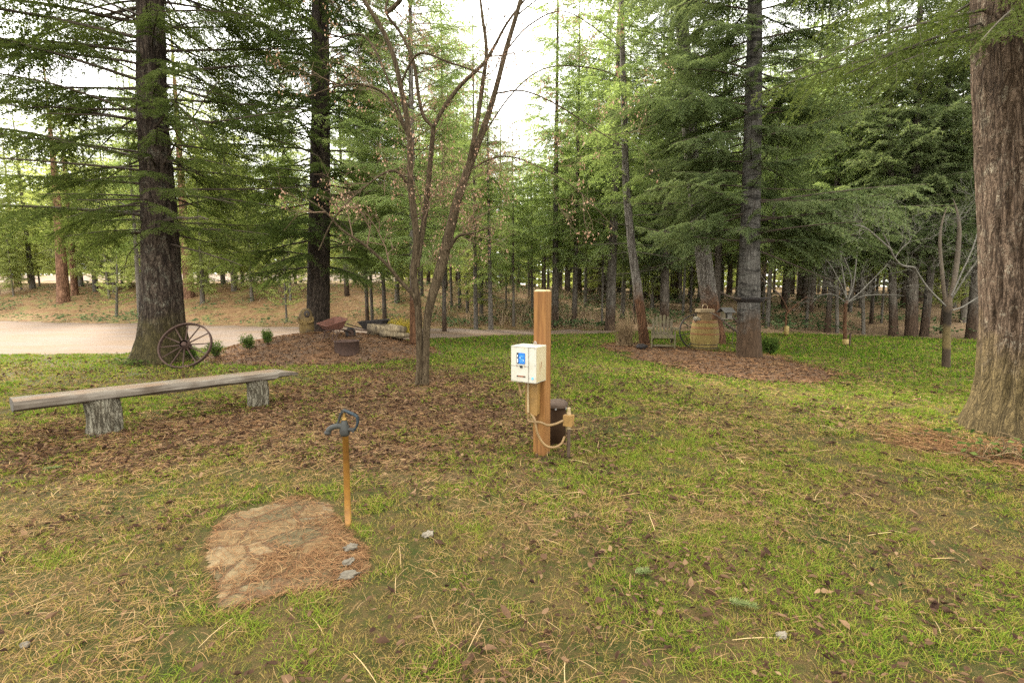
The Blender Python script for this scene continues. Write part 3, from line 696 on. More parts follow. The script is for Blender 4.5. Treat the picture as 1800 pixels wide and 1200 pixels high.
# second dark trunk on the mound
b = at(560, 580, 14.3); b[2] = float(top(b[0], b[1])) - .03
t = thing('fir_tree', 'straight dark furrowed fir standing on the mulch mound behind the carved figure', 'tree', b)
conifer(t, 20, 2.3, 4.1, .26, 5, R(-2), R(20), -.10, FINE, MID, 9.0, None, M_FIR_DARK,
        *measured([(562, 0, 27), (563, 200, 32), (561, 400, 37), (559, 560, 41)], 14.3, b), 60, .04, .25, 9,
        trunk_mat=M_BARK_RIDGE, dead=(2.6, 7, 14, 3.2), dens=.8, limb_r=.018, hs=9)
# tall whorled grey fir
b = at(1317, 628, 11.5); b[2] = float(top(b[0], b[1]))
BANDS = lambda z: 0.03 * np.abs(np.sin(z * 7 + 1.5 * np.sin(z * 2.3))) ** 8 * (z > 1)
t = thing('fir_tree', 'tall grey fir with dark ringed bark and a brown base beside the barrel', 'tree', b)
conifer(t, 20, 2.75, 4.0, .27, 5, R(-4), R(20), -.02, FINE_FLAT, MID, 9, None, M_FIR_BLUE,
        *measured([(1328, 0, 24), (1327, 100, 27), (1322, 300, 32), (1318, 450, 37), (1316, 560, 42), (1317, 625, 46)], 11.5, b), 48, .014, .12, 14,
        trunk_mat=M_BARK_GREY, limb_mat=M_LIMB, azf=lambda a, z: 1 - .72 * max(0, math.cos(a - NEAR)) ** 1.5, dead=(2.4, 4.2, 10, 3.0), dens=.9, limb_r=.016, rings=BANDS, roots=4,
        extra=[(1.42, WEST + .15, .75, R(8), -.0, False), (1.42, EAST - .3, .5, R(2), 0, False), (2.7, EAST + .1, 3.9, R(6), -.05, True), (3.2, EAST - .25, 4.0, R(6), -.05, True), (3.0, EAST + .45, 3.8, R(2), -.03, True), (3.6, EAST + .0, 4.1, R(9), -.05, True)])
# leaning fir behind the barrel
b = at(1257, 596, 14.4); b[2] = float(top(b[0], b[1]))
lean2, RAD2 = measured([(1197, 0, 20), (1207, 150, 24), (1218, 300, 26), (1230, 400, 28), (1243, 500, 30), (1257, 590, 34)], 14.4, b)
t = thing('fir_tree', 'fir with rusty red lower bark leaning slightly behind the wooden barrel', 'tree', b)
conifer(t, 19, 3.4, 3.4, .30, 4, R(0), R(22), -.03, FINE_FLAT, MID, 9.5, None, M_FIR_BLUE, lean2,
        RAD2, 48, .03, .35, 15, trunk_mat=M_BARK_RED, azf=lambda a, z: 1 - .6 * max(0, math.cos(a - NEAR)) ** 1.5, dead=(2.2, 6, 14, 2.6), dens=.72, limb_r=.014)
# slender leaning tree beside the garden chair
b = at(1134, 606, 14.2); b[2] = float(top(b[0], b[1]))
lean3, RAD3 = measured([(1093, 0, 9), (1095, 100, 9), (1099, 250, 11), (1101, 330, 13), (1110, 430, 14), (1120, 500, 16), (1133, 600, 17)], 14.2, b, .02, 15)
t = thing('fir_tree', 'slender leaning fir with reddish foot beside the garden chair', 'tree', b)
conifer(t, 15, 4.2, 2.4, .36, 4, R(5), R(25), -.08, MID, MID, 9.5, None, M_FIR_MID, lean3,
        RAD3, 24, .012, .3, 16, trunk_mat=M_BARK_RED, limb_mat=M_LIMB_GREY, dead=(2.5, 6, 16, 2.2), dens=.65, limb_r=.012)
# young bushy fir behind the bare maple
b = at(728, 619, 12.5); b[2] = float(top(b[0], b[1]))
t = thing('fir_tree', 'bushy young fir with a thin reddish stem behind the bare forked tree', 'tree', b)
conifer(t, 12.5, 2.3, 2.6, .24, 5, R(4), R(30), -.08, FINE, MID, 8.2, None, M_FIR_MID, lambda z: (0.01 * z, 0 * z),
        lambda z: np.maximum(.105 - .0075 * z, .012), 20, .008, .3, 17, trunk_mat=M_BARK_RED, dens=.95, limb_r=.011)
# the big trunk at the east edge
b = at(1812, 770, 5.25); b[2] = float(hgt(b[0], b[1])) - .02
lean4, RAD4 = measured([(1712 + 88, 0, 184), (1714 + 92, 200, 192), (1721 + 95, 400, 198), (1722 + 98, 560, 205), (1715 + 104, 640, 217), (1702 + 114, 705, 238), (1683 + 128, 765, 268)], 5.25, b, .04, 20)
t = thing('fir_tree', 'huge furrowed fir trunk with a flared mossy root beside bramble leaves', 'tree', b)
conifer(t, 20, 4.5, 3.2, .40, 4, R(-8), R(18), -.12, FINE_DROOP, MID, 8.0, None, M_FIR_DARK, lean4,
        RAD4, 200, .06, .12, 23,
        trunk_mat=M_BARK_BIG, limb_mat=M_LIMB_GREY, dead=(3.2, 6, 8, 2.0), dens=.8, limb_r=.015, roots=3, hs=9, vs=4,
        azf=lambda a, z: 1.0 if math.cos(a - WEST) > -.4 else .7,
        extra=[(4.25, WEST + .25, 1.9, R(-10), -.15, True), (4.3, WEST - .3, 2.5, R(-2), -.12, True), (4.5, WEST, 2.4, R(-5), -.2, True)])

# ------------------------------------------------------------------ copies for the wood
def proto_tree(name, **k):
    r = thing(name, None, None)
    conifer(r, **k); return r
def straight(a): return lambda z: (a * z * (1 - z / 22), .4 * a * np.sin(z * .4))
KINDS = {}
def mk(key, name, H, cb, lmax, sp, nper, el0, el1, dr, pr, leafm, r0, seed, bark, dead, dens, limb=M_LIMB_GREY):
    KINDS[key] = (proto_tree(name, H=H, cb=cb, lmax=lmax, sp=sp, nper=nper, el0=el0, el1=el1, dr=dr, protos=pr, far=COARSE, zf=13, bark=None, leafm=leafm,
                  path=straight(.02 * (-1) ** seed), rad=lambda z: np.maximum(r0 * (1 - z / (H * 1.05)), .01), sides=12, flare=.25, seed=seed, trunk_mat=bark, limb_mat=limb, dead=dead, dens=dens, limb_r=.012), r0)
mk('pole', 'fir_tree', 15, 3.8, 2.1, .36, 5, R(-6), R(24), -.12, MID, M_FIR_MID, .11, 31, M_BARK_SLIM, (1.6, 6, 26, 1.8), .72)
mk('pole2', 'fir_tree', 13, 3.0, 2.0, .36, 5, R(-10), R(20), -.15, MID, M_FIR_MID, .09, 32, M_BARK_SLIM, (1.2, 5, 22, 1.6), .72)
mk('bushy', 'fir_tree', 11, 1.1, 2.2, .30, 5, R(0), R(28), -.12, MID, M_FIR_PALE, .11, 33, M_BARK_SLIM, None, .9)
mk('tall', 'fir_tree', 18, 3.6, 2.9, .36, 5, R(-4), R(24), -.10, MID, M_FIR_MID, .19, 34, M_BARK_TALL, (2, 6, 20, 2.4), .78)
mk('pine', 'pine_tree', 16, 5.2, 2.6, .60, 4, R(10), R(35), .05, MID_TUFT, M_FIR_PALE, .22, 35, M_BARK_PINE, (3, 6, 8, 1.8), .85)
mk('young', 'young_pine_tree', 6.5, .9, 1.6, .28, 5, R(14), R(40), .05, MID_TUFT, M_FIR_PALE, .06, 36, M_BARK_SLIM, None, .9)
mk('dense', 'fir_tree', 14, 2.6, 2.5, .32, 5, R(-2), R(26), -.08, MID, M_FIR_BLUE, .18, 37, M_BARK_TALL, (1.8, 3, 8, 2.0), .95)
USED = set()
def copy_tree(key, loc, k, kz, rz, label, group, wide=None):
    src, r0 = KINDS[key]
    if key not in USED: r = src; USED.add(key)
    else:
        r = src.copy(); C.objects.link(r)
        for ch in src.children:
            c = ch.copy(); C.objects.link(c); c.parent = r
    r.location = tuple(map(float, loc)); r.scale = (k, k, kz); r.rotation_euler = (0, 0, rz)
    r['label'] = label; r['category'] = 'tree'
    if group: r['group'] = group
    elif 'group' in r: del r['group']
    if wide:
        for ch in r.children: ch.scale = (wide / (r0 * k), wide / (r0 * k), 1) if ch.name.startswith('trunk') else (1, 1, 1)
    return r
SPEC = [  # foot px, foot row, trunk width px, kind, height m, label
 (112, 531, 25, 'pine', 15, 'stout rust-barked pine on the needle-covered bank beyond the gravel road'),
 (132, 519, 14, 'pine', 13, 'thinner pine close behind the stout rust-barked pine on the bank'),
 (246, 560, 9, 'pole', 14, 'thin trunk showing just behind the fir with the wagon wheel'),
 (356, 533, 9, 'bushy', 8, 'short yellow-green fir on the bank just past the wagon wheel tree'),
 (443, 529, 7, 'bushy', 9, 'pale young fir halfway up the open bank between the two dark firs'),
 (504, 566, 4, 'young', 6, 'very thin sapling at the foot of the bank beside the carved figure'),
 (646, 571, 7, 'dense', 14, 'dark thin fir of the close pair behind the log pile'),
 (655, 569, 6, 'pole', 13, 'greyer thin trunk of the close pair behind the log pile'),
 (677, 579, 8, 'dense', 13, 'dark straight fir rising right behind the weathered log'),
 (698, 532, 9, 'bushy', 9, 'short fir on the upper bank seen over the weathered log'),
 (781, 583, 8, 'tall', 15, 'thin grey trunk at the bank foot next to the bare forked tree'),
 (794, 541, 5, 'pole', 13, 'dark thin pole halfway up the bank beside the bare forked tree'),
 (808, 541, 6, 'pole', 12, 'slim pole up the bank, next in line from the bare forked tree'),
 (822, 550, 6, 'pole2', 12, 'slim grey pole midway along the brushy bank'),
 (837, 579, 8, 'pole', 14, 'grey pole standing in the brush at the edge of the path'),
 (863, 580, 9, 'pole2', 10, 'straight grey pole at the path, closest to the wooden post on its bare side'),
 (903, 573, 5, 'pole2', 9, 'very thin bristly fir stem seen beside the wooden post'),
 (976, 574, 13, 'tall', 17, 'stout dark fir just past the wooden post'),
 (1009, 574, 10, 'tall', 15, 'second dark fir past the wooden post, slimmer than its neighbour'),
 (1029, 541, 6, 'pole', 14, 'thin dark pole deep behind the two dark firs past the post'),
 (1058, 571, 4, 'pole2', 12, 'needle-thin stem beside the grey flared fir near the dry bush'),
 (1072, 581, 18, 'tall', 18, 'grey fir with a flared reddish foot behind the dry bush'),
 (1094, 561, 8, 'pole', 15, 'slim pole between the flared grey fir and the leaning fir'),
 (1114, 569, 5, 'dense', 12, 'dark thin stem close behind the leaning fir'),
 (1147, 541, 6, 'pole', 14, 'thin pole in the dark wood over the garden chair'),
 (1171, 541, 4, 'pole2', 14, 'pale thin pole in the dark wood over the garden chair'),
 (1200, 556, 5, 'pole', 15, 'thin pole between the garden chair and the barrel'),
 (1214, 549, 5, 'pole2', 14, 'thin grey pole just short of the rusty fir by the barrel'),
 (1258, 561, 15, 'tall', 17, 'straight fir close behind the rusty leaning fir'),
 (1341, 561, 5, 'pole2', 12, 'pale thin pole beside the ringed grey fir'),
 (1377, 541, 11, 'dense', 13, 'dark fir up the slope behind the small bent guarded sapling'),
 (1417, 576, 6, 'pole2', 12, 'thin pole at the edge of the lawn near the bent guarded sapling'),
 (1454, 584, 11, 'dense', 13, 'grey-brown fir at the lawn edge beside the white bare tree'),
 (1472, 585, 7, 'pole', 12, 'leaning reddish slim fir just behind the white bare tree'),
 (1518, 587, 7, 'pole2', 12, 'reddish slim fir past the white bare tree, bent at its foot'),
 (1531, 569, 8, 'tall', 12, 'thicker dark fir set back behind the reddish slim one'),
 (1549, 568, 5, 'pole', 12, 'thin pole set back beside the brown leaning fir'),
 (1571, 590, 17, 'dense', 15, 'brown fir leaning at the lawn edge before the double trunk'),
 (1602, 591, 24, 'dense', 17, 'thicker stem of the double fir at the lawn edge'),
 (1624, 591, 17, 'dense', 15, 'slimmer stem of the double fir at the lawn edge'),
 (1656, 586, 10, 'dense', 12, 'dark fir hidden behind the small fruit tree'),
 (1707, 595, 22, 'dense', 16, 'dark broad fir at the lawn edge next to the huge furrowed trunk'),
 (205, 556, 6, 'young', 5, 'small bent pine growing alone out of the needle-covered bank'),
 (38, 509, 4, 'young', 6, 'thin young pine near the far strip of road'),
 (24, 520, 4, 'bushy', 7, 'small pale fir at the edge of the bank beyond the gravel road'),
 (58, 507, 12, 'bushy', 15, 'tall pale fir far up the bank on the side of the picnic table'),
 (168, 512, 10, 'bushy', 14, 'tall pale fir far up the bank between the rust-barked pine and the wagon wheel tree'),
 (412, 511, 10, 'bushy', 15, 'tall pale fir far up the bank seen between the two dark firs'),
 (505, 514, 9, 'bushy', 14, 'tall fir on the upper bank close beside the furrowed dark fir'),
 (610, 520, 9, 'tall', 16, 'tall fir on the upper bank above the red wheelbarrow'),
 (70, 503, 4, 'young', 6, 'spindly pine before the distant picnic table'),
]
for (px, py, wpx, key, Hm, lab) in SPEC:
    p = gp(px, py); d = p[1]; r = wpx * d / F / 2 / math.sqrt(1 + ((px - 900) / F) ** 2)
    src, r0 = KINDS[key]; H0 = {'pole': 15, 'pole2': 13, 'bushy': 11, 'tall': 18, 'pine': 16, 'young': 6.5, 'dense': 14}[key]
    k = Hm / H0
    copy_tree(key, (p[0], p[1], p[2] - .05), k * random.uniform(.95, 1.15), k, random.uniform(0, 6.28), lab, None, wide=max(r, .025))
for o_, a_ in (('reddish slim fir past', .10), ('leaning reddish slim', .07), ('brown fir leaning', .09), ('thicker stem of the double', .05), ('small bent pine', -.06)):
    for o in C.objects:
        if o.get('label', '').startswith(o_): o.rotation_euler = (0, -a_, o.rotation_euler[2] * 0)
# fill of the wood: many look-alike trees, each one an object
GROUPS = {'pole': 'slim poles of the wood behind the lawn', 'pole2': 'slim poles of the wood behind the lawn', 'tall': 'taller firs of the wood behind the lawn', 'dense': 'dark firs of the wood behind the lawn',
          'bushy': 'pale bushy firs on the far side of the bank', 'young': 'young pines on the far side of the bank', 'pine': 'pale pines beyond the bank'}
LABS = {'pole': 'slim bare-stemmed fir among the many in the wood', 'pole2': 'slim bare-stemmed fir among the many in the wood', 'tall': 'tall green fir among the many in the wood', 'dense': 'dark dense fir among the many in the wood',
        'bushy': 'pale bushy fir among the many up the bank', 'young': 'small young pine among the many up the bank', 'pine': 'pale open-crowned pine among the many beyond the bank'}
pts = [tuple(gp(s[0], s[1])[:2]) for s in SPEC]
cnt = 0; tries = 0
while cnt < 264 and tries < 20000:
    tries += 1
    west = random.random() < .36
    y = random.uniform(19, 50); x = random.uniform(-1.1 * y - 2, -.45 * y) if west else random.uniform(-1.12 * y - 3, 1.12 * y + 3); u = y - float(np.interp(x, TOE_X, TOE_Y))
    if u < (1.2 if x > -4 else 5.5) or (x > -4 and u < 7 and random.random() < .55): continue
    if x < -11 and y > 45: continue
    px = 900 + F * x / y
    if min(math.hypot(x - a, y - b_) for a, b_ in pts) < (1.25 if x > 1 else 1.9): continue
    q = random.random()
    if px < 420: key = 'young' if q < .25 else ('bushy' if q < .85 else 'pine'); hm = random.uniform(.85, 1.4) if key != 'pine' else random.uniform(.8, 1.1)
    elif px < 700: key = 'bushy' if q < .6 else ('pole2' if q < .85 else 'young'); hm = random.uniform(.8, 1.1)
    else: key = ('pole' if q < .28 else 'pole2' if q < .5 else 'tall' if q < .7 else 'bushy' if q < .92 else 'dense'); hm = random.uniform(.8, 1.15)
    if px < 420 and u < 9 and random.random() < .75: continue
    if 850 < px < 1000:                       # lower growth: the sky shows here
        H0 = {'pole': 15, 'pole2': 13, 'bushy': 11, 'tall': 18, 'pine': 16, 'young': 6.5, 'dense': 14}[key]
        mxh = 0.33 * y + 0.6; hm = min(hm, mxh / H0)
    pts.append((x, y)); z = float(hgt(x, y)) - .05
    copy_tree(key, (x, y, z), hm * random.uniform(.9, 1.1), hm, random.uniform(0, 6.28), LABS[key], GROUPS[key], wide=KINDS[key][1] * hm * random.uniform(.7, 1.25)); cnt += 1
# the far wood: one mass beyond
FT = []; FA = []; fmb = MB(); gsp = np.random.default_rng(77)
one = []
for v_ in range(3):
    TT = []; AA = []
    z = .7
    while z < 14:
        for k in range(4):
            ln = 2.9 * (1 - z / 14.5) + .4; f = place(COARSE[gsp.integers(3)], np.array([0, 0, z]), gsp.uniform(0, 6.28), ln, R(5), -.1)
            pr = COARSE[gsp.integers(3)]; TT.append(f(pr['T'])); AA.append(pr['A'])
        z += .75
    one.append((np.concatenate(TT), np.concatenate(AA)))
m = 0
while m < 260:
    y = gsp.uniform(50, 90); x = gsp.uniform(-1.2 * y, 1.2 * y)
    if -70 < x < -10 and y < 64: continue
    px = 900 + F * x / y; sc = gsp.uniform(.8, 1.25)
    if 860 < px < 1000: sc = min(sc, .33 * y / 14)
    if px < 430: sc *= 1.25
    TT, AA = one[gsp.integers(3)]; a = gsp.uniform(0, 6.28); ca, sa = math.cos(a), math.sin(a); z = float(hgt(x, y))
    FT.append(np.stack([(TT[..., 0] * ca - TT[..., 1] * sa) * sc + x, (TT[..., 0] * sa + TT[..., 1] * ca) * sc + y, TT[..., 2] * sc + z], -1)); FA.append(np.clip(AA + gsp.normal(0, .1), 0, 1))
    fmb.tube([[x, y, z - .2], [x, y, z + 6 * sc], [x, y, z + 13 * sc]], [.18, .12, .03], 5, 0.3); m += 1
T = np.concatenate(FT); nT = len(T)
V1 = T.reshape(-1, 3); V2 = np.concatenate(fmb.v); f4 = np.concatenate([f for f in fmb.f if f.shape[1] == 4]) + len(V1)
ff = mesh_np('far_forest', np.concatenate([V1, V2]), [np.arange(nT * 3).reshape(-1, 3), f4], [M_FIR_PALE, M_BARK_SLIM], None, np.concatenate([np.repeat(np.concatenate(FA), 3), np.full(len(V2), .3)]),
             mi=np.concatenate([np.zeros(nT), np.ones(len(f4))]))
tag(ff, 'mass of distant conifers closing the view beyond the bank', 'forest', kind='stuff')
# ------------------------------------------------------------------ bare broad-leaved trees
def twigs(mb, tips, P, r, depth, g, ln, spread=0.7, up=0.15, n=4, grav=-0.02, t0=.25, sides=4, wob=.16):
    """side shoots grown from polyline P"""
    P = np.asarray(P); seg = np.linalg.norm(np.diff(P, axis=0), axis=1); L = seg.sum()
    for k in range(n):
        t = g.uniform(t0, 1.0); i = min(int(t * (len(P) - 1)), len(P) - 2); fr = t * (len(P) - 1) - i
        p = P[i] * (1 - fr) + P[i + 1] * fr; d = P[i + 1] - P[i]; d = d / (np.linalg.norm(d) + 1e-9)
        q = g.normal(0, 1, 3); q -= d * (q @ d); q /= np.linalg.norm(q) + 1e-9
        dd = d * (1 - spread * .6) + q * spread + np.array([0, 0, up]); dd /= np.linalg.norm(dd)
        l = ln * g.uniform(.5, 1.2); m = 5; pts = [p]
        for j in range(m):
            dd = dd + g.normal(0, wob, 3) + np.array([0, 0, grav]); dd /= np.linalg.norm(dd); pts.append(pts[-1] + dd * l / m)
        r0 = r * g.uniform(.45, .65)
        mb.tube(pts, np.linspace(r0, max(r0 * .35, .0018), m + 1), sides, caps=False)
        if depth > 0: twigs(mb, tips, pts, r0, depth - 1, g, ln * .62, spread, up, n, grav, .2, 4 if depth > 1 else 3, wob)
        else: tips.append(pts[-1]); tips.append(pts[-3])
def stem(mb, px, wpx, Y, n=8, sides=12, dy=None, k=1.0):
    """a stem through photo points, standing at distance Y (dy: how far it leans away at each point)"""
    P = [at(x, y, Y + (dy[i] if dy else 0)) for i, (x, y) in enumerate(px)]
    r = [k * w_ * (Y + (dy[i] if dy else 0)) / F / 2 / math.sqrt(1 + ((px[i][0] - 900) / F) ** 2) for i, w_ in enumerate(wpx)]
    Q = smooth_path(P, n); rr = np.interp(np.linspace(0, 1, len(Q)), np.linspace(0, 1, len(r)), r)
    mb.tube(Q, rr, sides); return Q, rr
g = np.random.default_rng(5); Y0 = 8.0
loc = np.array(at(741, 680, Y0)); loc[2] = float(hgt(loc[0], loc[1]))
t = thing('maple_tree', 'bare forked tree with several thin stems and withered seed clusters by the bench', 'tree', loc)
mb = MB(); tips = []; tw = MB()
A1 = stem(mb, [(736, 686), (738, 640), (737, 590), (734, 530), (727, 480), (732, 420), (722, 330), (720, 245), (706, 160), (685, 80), (640, 0), (600, -70)], [16, 13, 12, 12, 13, 12, 11, 10, 9, 8, 7, 4], Y0)
B1 = stem(mb, [(747, 686), (748, 640), (750, 580), (756, 535), (775, 470), (792, 400), (806, 345), (822, 300), (845, 240), (868, 170), (889, 90), (915, 0), (925, -60)], [16, 13, 13, 15, 19, 17, 15, 13, 11, 9, 8, 7, 4], Y0, dy=[0, 0, 0, .02, .05, .1, .15, .2, .25, .3, .35, .4, .4])
S2 = [
 stem(mb, [(733, 540), (727, 520), (700, 490), (680, 465), (640, 430), (600, 403), (572, 372), (540, 350)], [9, 8, 7, 6, 5, 4, 3, 2], Y0, dy=[0, -.1, -.2, -.3, -.4, -.5, -.6, -.6], sides=8),
 stem(mb, [(733, 470), (742, 410), (748, 370), (755, 300), (762, 222)], [9, 10, 10, 9, 8], Y0, dy=[0, .1, .2, .2, .2], sides=8),
 stem(mb, [(762, 224), (745, 205), (736, 170), (727, 110), (705, 60), (680, 25), (682, 0), (700, -40)], [6, 6, 6, 6, 5, 5, 4, 3], Y0, dy=[.2] * 8, sides=8),
 stem(mb, [(762, 224), (780, 190), (810, 150), (850, 112), (870, 80), (892, 40), (930, -10)], [7, 7, 7, 6, 5, 4, 3], Y0, dy=[.2, .25, .3, .4, .5, .6, .6], sides=8),
 stem(mb, [(820, 302), (836, 230), (848, 150), (855, 90), (848, 30), (842, -20)], [8, 8, 7, 6, 5, 3], Y0, dy=[.2, .1, .1, .1, .1, .1], sides=8),
 stem(mb, [(680, 22), (700, 5), (735, -40)], [8, 7, 4], Y0, sides=8),
 stem(mb, [(788, 440), (806, 415), (832, 410), (858, 400)], [6, 5, 3, 2], Y0, dy=[0, -.1, -.3, -.4], sides=6),
 stem(mb, [(722, 330), (690, 300), (640, 330), (590, 380), (560, 440)], [4, 4, 3, 3, 2], Y0, dy=[0, -.2, -.4, -.5, -.5], sides=6),
 stem(mb, [(718, 240), (680, 170), (640, 150), (600, 150), (540, 170)], [5, 4, 4, 3, 2], Y0, dy=[0, -.1, -.3, -.6, -.8], sides=6),
 stem(mb, [(703, 150), (735, 95), (790, 110), (850, 130)], [4, 4, 3, 2], Y0, dy=[0, -.2, -.3, -.3], sides=6),
 stem(mb, [(868, 165), (920, 160), (980, 185), (1050, 230), (1100, 260)], [5, 4, 4, 3, 2], Y0, k=.65, dy=[.3, .1, -.2, -.4, -.5], sides=6),
 stem(mb, [(845, 245), (900, 165), (960, 120), (1040, 120), (1100, 140)], [4, 4, 3, 3, 2], Y0, k=.65, dy=[.2, .5, .7, .9, .9], sides=6),
 stem(mb, [(822, 300), (880, 275), (940, 290), (1010, 330), (1080, 400)], [4, 4, 3, 3, 2], Y0, k=.65, dy=[.2, 0, -.2, -.5, -.5], sides=6),
 stem(mb, [(905, 30), (960, -10), (1010, -20)], [4, 3, 2], Y0, k=.65, dy=[.4, .4, .3], sides=6),
 stem(mb, [(889, 90), (930, 45), (990, 20), (1060, 60), (1120, 110)], [4, 4, 3, 3, 2], Y0, k=.65, dy=[.3, .3, .2, 0, 0], sides=6),
 stem(mb, [(720, 245), (660, 90), (620, 60), (560, 90)], [4, 4, 3, 2], Y0, dy=[0, .5, .8, 1.2], sides=6),
]
for Q, rr in S2: twigs(tw, tips, Q, max(rr[0] * .5, .008), 2, g, .8, n=4)
for Q, rr in (A1, B1): twigs(tw, tips, Q, .009, 2, g, .95, n=8, t0=.35)
for mbx in (mb, tw):
    for v in mbx.v: v -= loc
mb.build('trunk', M_BARK_MAPLE, t, smooth=True); tw.build('twigs', M_LIMB_TAN, t)
tp = np.array(tips) - loc; k = g.random(len(tp)) < .17; tp = tp[k]
cl = np.repeat(tp, 7, 0) + g.normal(0, .05, (len(tp) * 7, 3)) - [0, 0, .05]
m = len(cl); d = np.stack([g.normal(0, .4, m), g.normal(0, .4, m), -np.ones(m)], -1); d /= np.linalg.norm(d, axis=1)[:, None]
wv = np.cross(d, g.normal(0, 1, (m, 3))); wv /= np.linalg.norm(wv, axis=1)[:, None]; s = g.uniform(.025, .05, m)[:, None]
T = np.concatenate([np.stack([cl, cl + d * s * .6 + wv * s * .3, cl + d * s], 1), np.stack([cl, cl + d * s, cl + d * s * .6 - wv * s * .3], 1)])
M_SEED = var_mat('withered_seeds', [(0, (0.16, 0.085, 0.05)), (.5, (0.32, 0.19, 0.12)), (1, (0.50, 0.36, 0.26))], .3)
mesh_tris('seed_clusters', T, M_SEED, t, np.tile(np.clip(g.normal(.5, .25, m), 0, 1), 2))

# pale bare tree with yellow trunk guard
M_GUARD = flat_mat('yellow_guard', (0.24, 0.17, 0.05), .6, .3)
Y1 = 14.2; loc = at(1486, 607, Y1); loc[2] = float(hgt(loc[0], loc[1]))
t = thing('fruit_tree', 'small white-twigged bare tree with a yellow guard round its foot', 'tree', loc)
mb = MB(); tw = MB(); tips = []
tr = stem(mb, [(1486, 612), (1485, 575), (1486, 540), (1489, 528)], [8, 7, 6, 6], Y1, sides=8)
mb2 = MB(); ST = []
for pts_, dys in [([(1489, 530), (1480, 505), (1462, 470), (1440, 440), (1425, 410)], -.5), ([(1489, 530), (1500, 500), (1506, 450), (1512, 400), (1516, 375)], .4), ([(1489, 532), (1510, 515), (1535, 490), (1560, 465)], .7),
                  ([(1489, 530), (1485, 500), (1478, 450), (1482, 410)], .9), ([(1490, 532), (1520, 520), (1560, 518), (1590, 520)], -.6), ([(1488, 532), (1465, 518), (1440, 520), (1425, 535)], .3), ([(1489, 530), (1496, 490), (1478, 440), (1460, 400)], -.9)]:
    ST.append(stem(mb2, pts_, np.linspace(3.2, 1.0, len(pts_)), Y1, sides=5, dy=list(np.linspace(0, dys, len(pts_)))))
for Q, rr in ST: twigs(tw, tips, Q, .010, 2, g, .75, n=4, up=.1, t0=.15)
for mbx in (mb, mb2, tw):
    for v in mbx.v: v -= loc
mb.build('trunk', M_BARK_RED, t, True); mb2.build('limbs', M_BARK_WHITE, t, True); tw.build('twigs', M_BARK_WHITE, t)
q = MB(); q.lathe([(.085, 0.0), (.09, .02), (.085, .15), (.075, .16)], 14); q.build('trunk_guard', M_GUARD, t, True)
# small bent guarded sapling
Y2 = 17.0; loc = at(1382, 588, Y2); loc[2] = float(hgt(loc[0], loc[1]))
t = thing('sapling', 'small bent sapling with a pale yellow guard at the lawn edge', 'tree', loc)
mb = MB(); a = stem(mb, [(1381, 592), (1382, 555), (1386, 548), (1400, 535), (1420, 520)], [5, 4, 4, 3, 1.5], Y2, sides=6)
tw = MB(); tips = []; b_ = stem(mb, [(1386, 548), (1372, 520), (1350, 500), (1335, 480)], [3, 3, 2, 1.5], Y2, sides=5)
twigs(tw, tips, a[0], .012, 1, g, .7, n=4, t0=.5); twigs(tw, tips, b_[0], .012, 2, g, .7, n=5)
for mbx in (mb, tw):
    for v in mbx.v: v -= loc
mb.build('trunk', M_BARK_RED, t, True); tw.build('twigs', M_LIMB_TAN, t)
q = MB(); q.lathe([(.07, .05), (.078, .06), (.075, .34), (.06, .36)], 12); q.build('trunk_guard', M_GUARD, t, True)
# grafted fruit tree
Y3 = 9.85; loc = at(1663, 649, Y3); loc[2] = float(hgt(loc[0], loc[1]))
t = thing('fruit_tree', 'stocky grafted fruit tree with a dark band on its short trunk', 'tree', loc)
mb = MB(); tw = MB(); tips = []
n = NT('grafted_bark'); gg = n.coord(); z = n.n('SeparateXYZ', Vector=gg).outputs['Z']; a = n.noise(gg, 30, 5, .7)
zz = n.math('ADD', z, n.math('MULTIPLY', n.math('SUBTRACT', n.noise(gg, 9, 3), .5), .12))
c = n.ramp(n.math('DIVIDE', zz, 2.0), [(0.0, (.05, .035, .022)), (.19, (.045, .032, .02)), (.22, (.115, .085, .035)), (.42, (.095, .07, .032)), (.46, (.028, .021, .015)), (.56, (.025, .019, .013)), (.62, (.075, .055, .036)), (1.0, (.10, .08, .058))])
M_GRAFT = n.pbr(n.mix(.7, c, n.mix(1.0, c, n.ramp(a, [(.3, .4), (.7, 1.5)]), 'MULTIPLY')), .9, n.bump(a, .8, .01), spec=.15)
stem(mb, [(1663, 655), (1663, 640), (1664, 600), (1665, 560), (1666, 535), (1668, 522)], [25, 21, 20, 19, 22, 16], Y3, k=.78, sides=16)
ST = [stem(mb, [(1664, 545), (1660, 520), (1656, 480), (1652, 430), (1655, 395), (1664, 365)], [10, 9, 9, 8, 5, 2], Y3, k=.85, sides=8),
      stem(mb, [(1668, 530), (1676, 500), (1682, 460), (1686, 410), (1684, 380), (1676, 350)], [12, 12, 12, 10, 6, 2], Y3, k=.85, sides=8, dy=[0, .1, .2, .2, .2, .2])]
lm = MB()
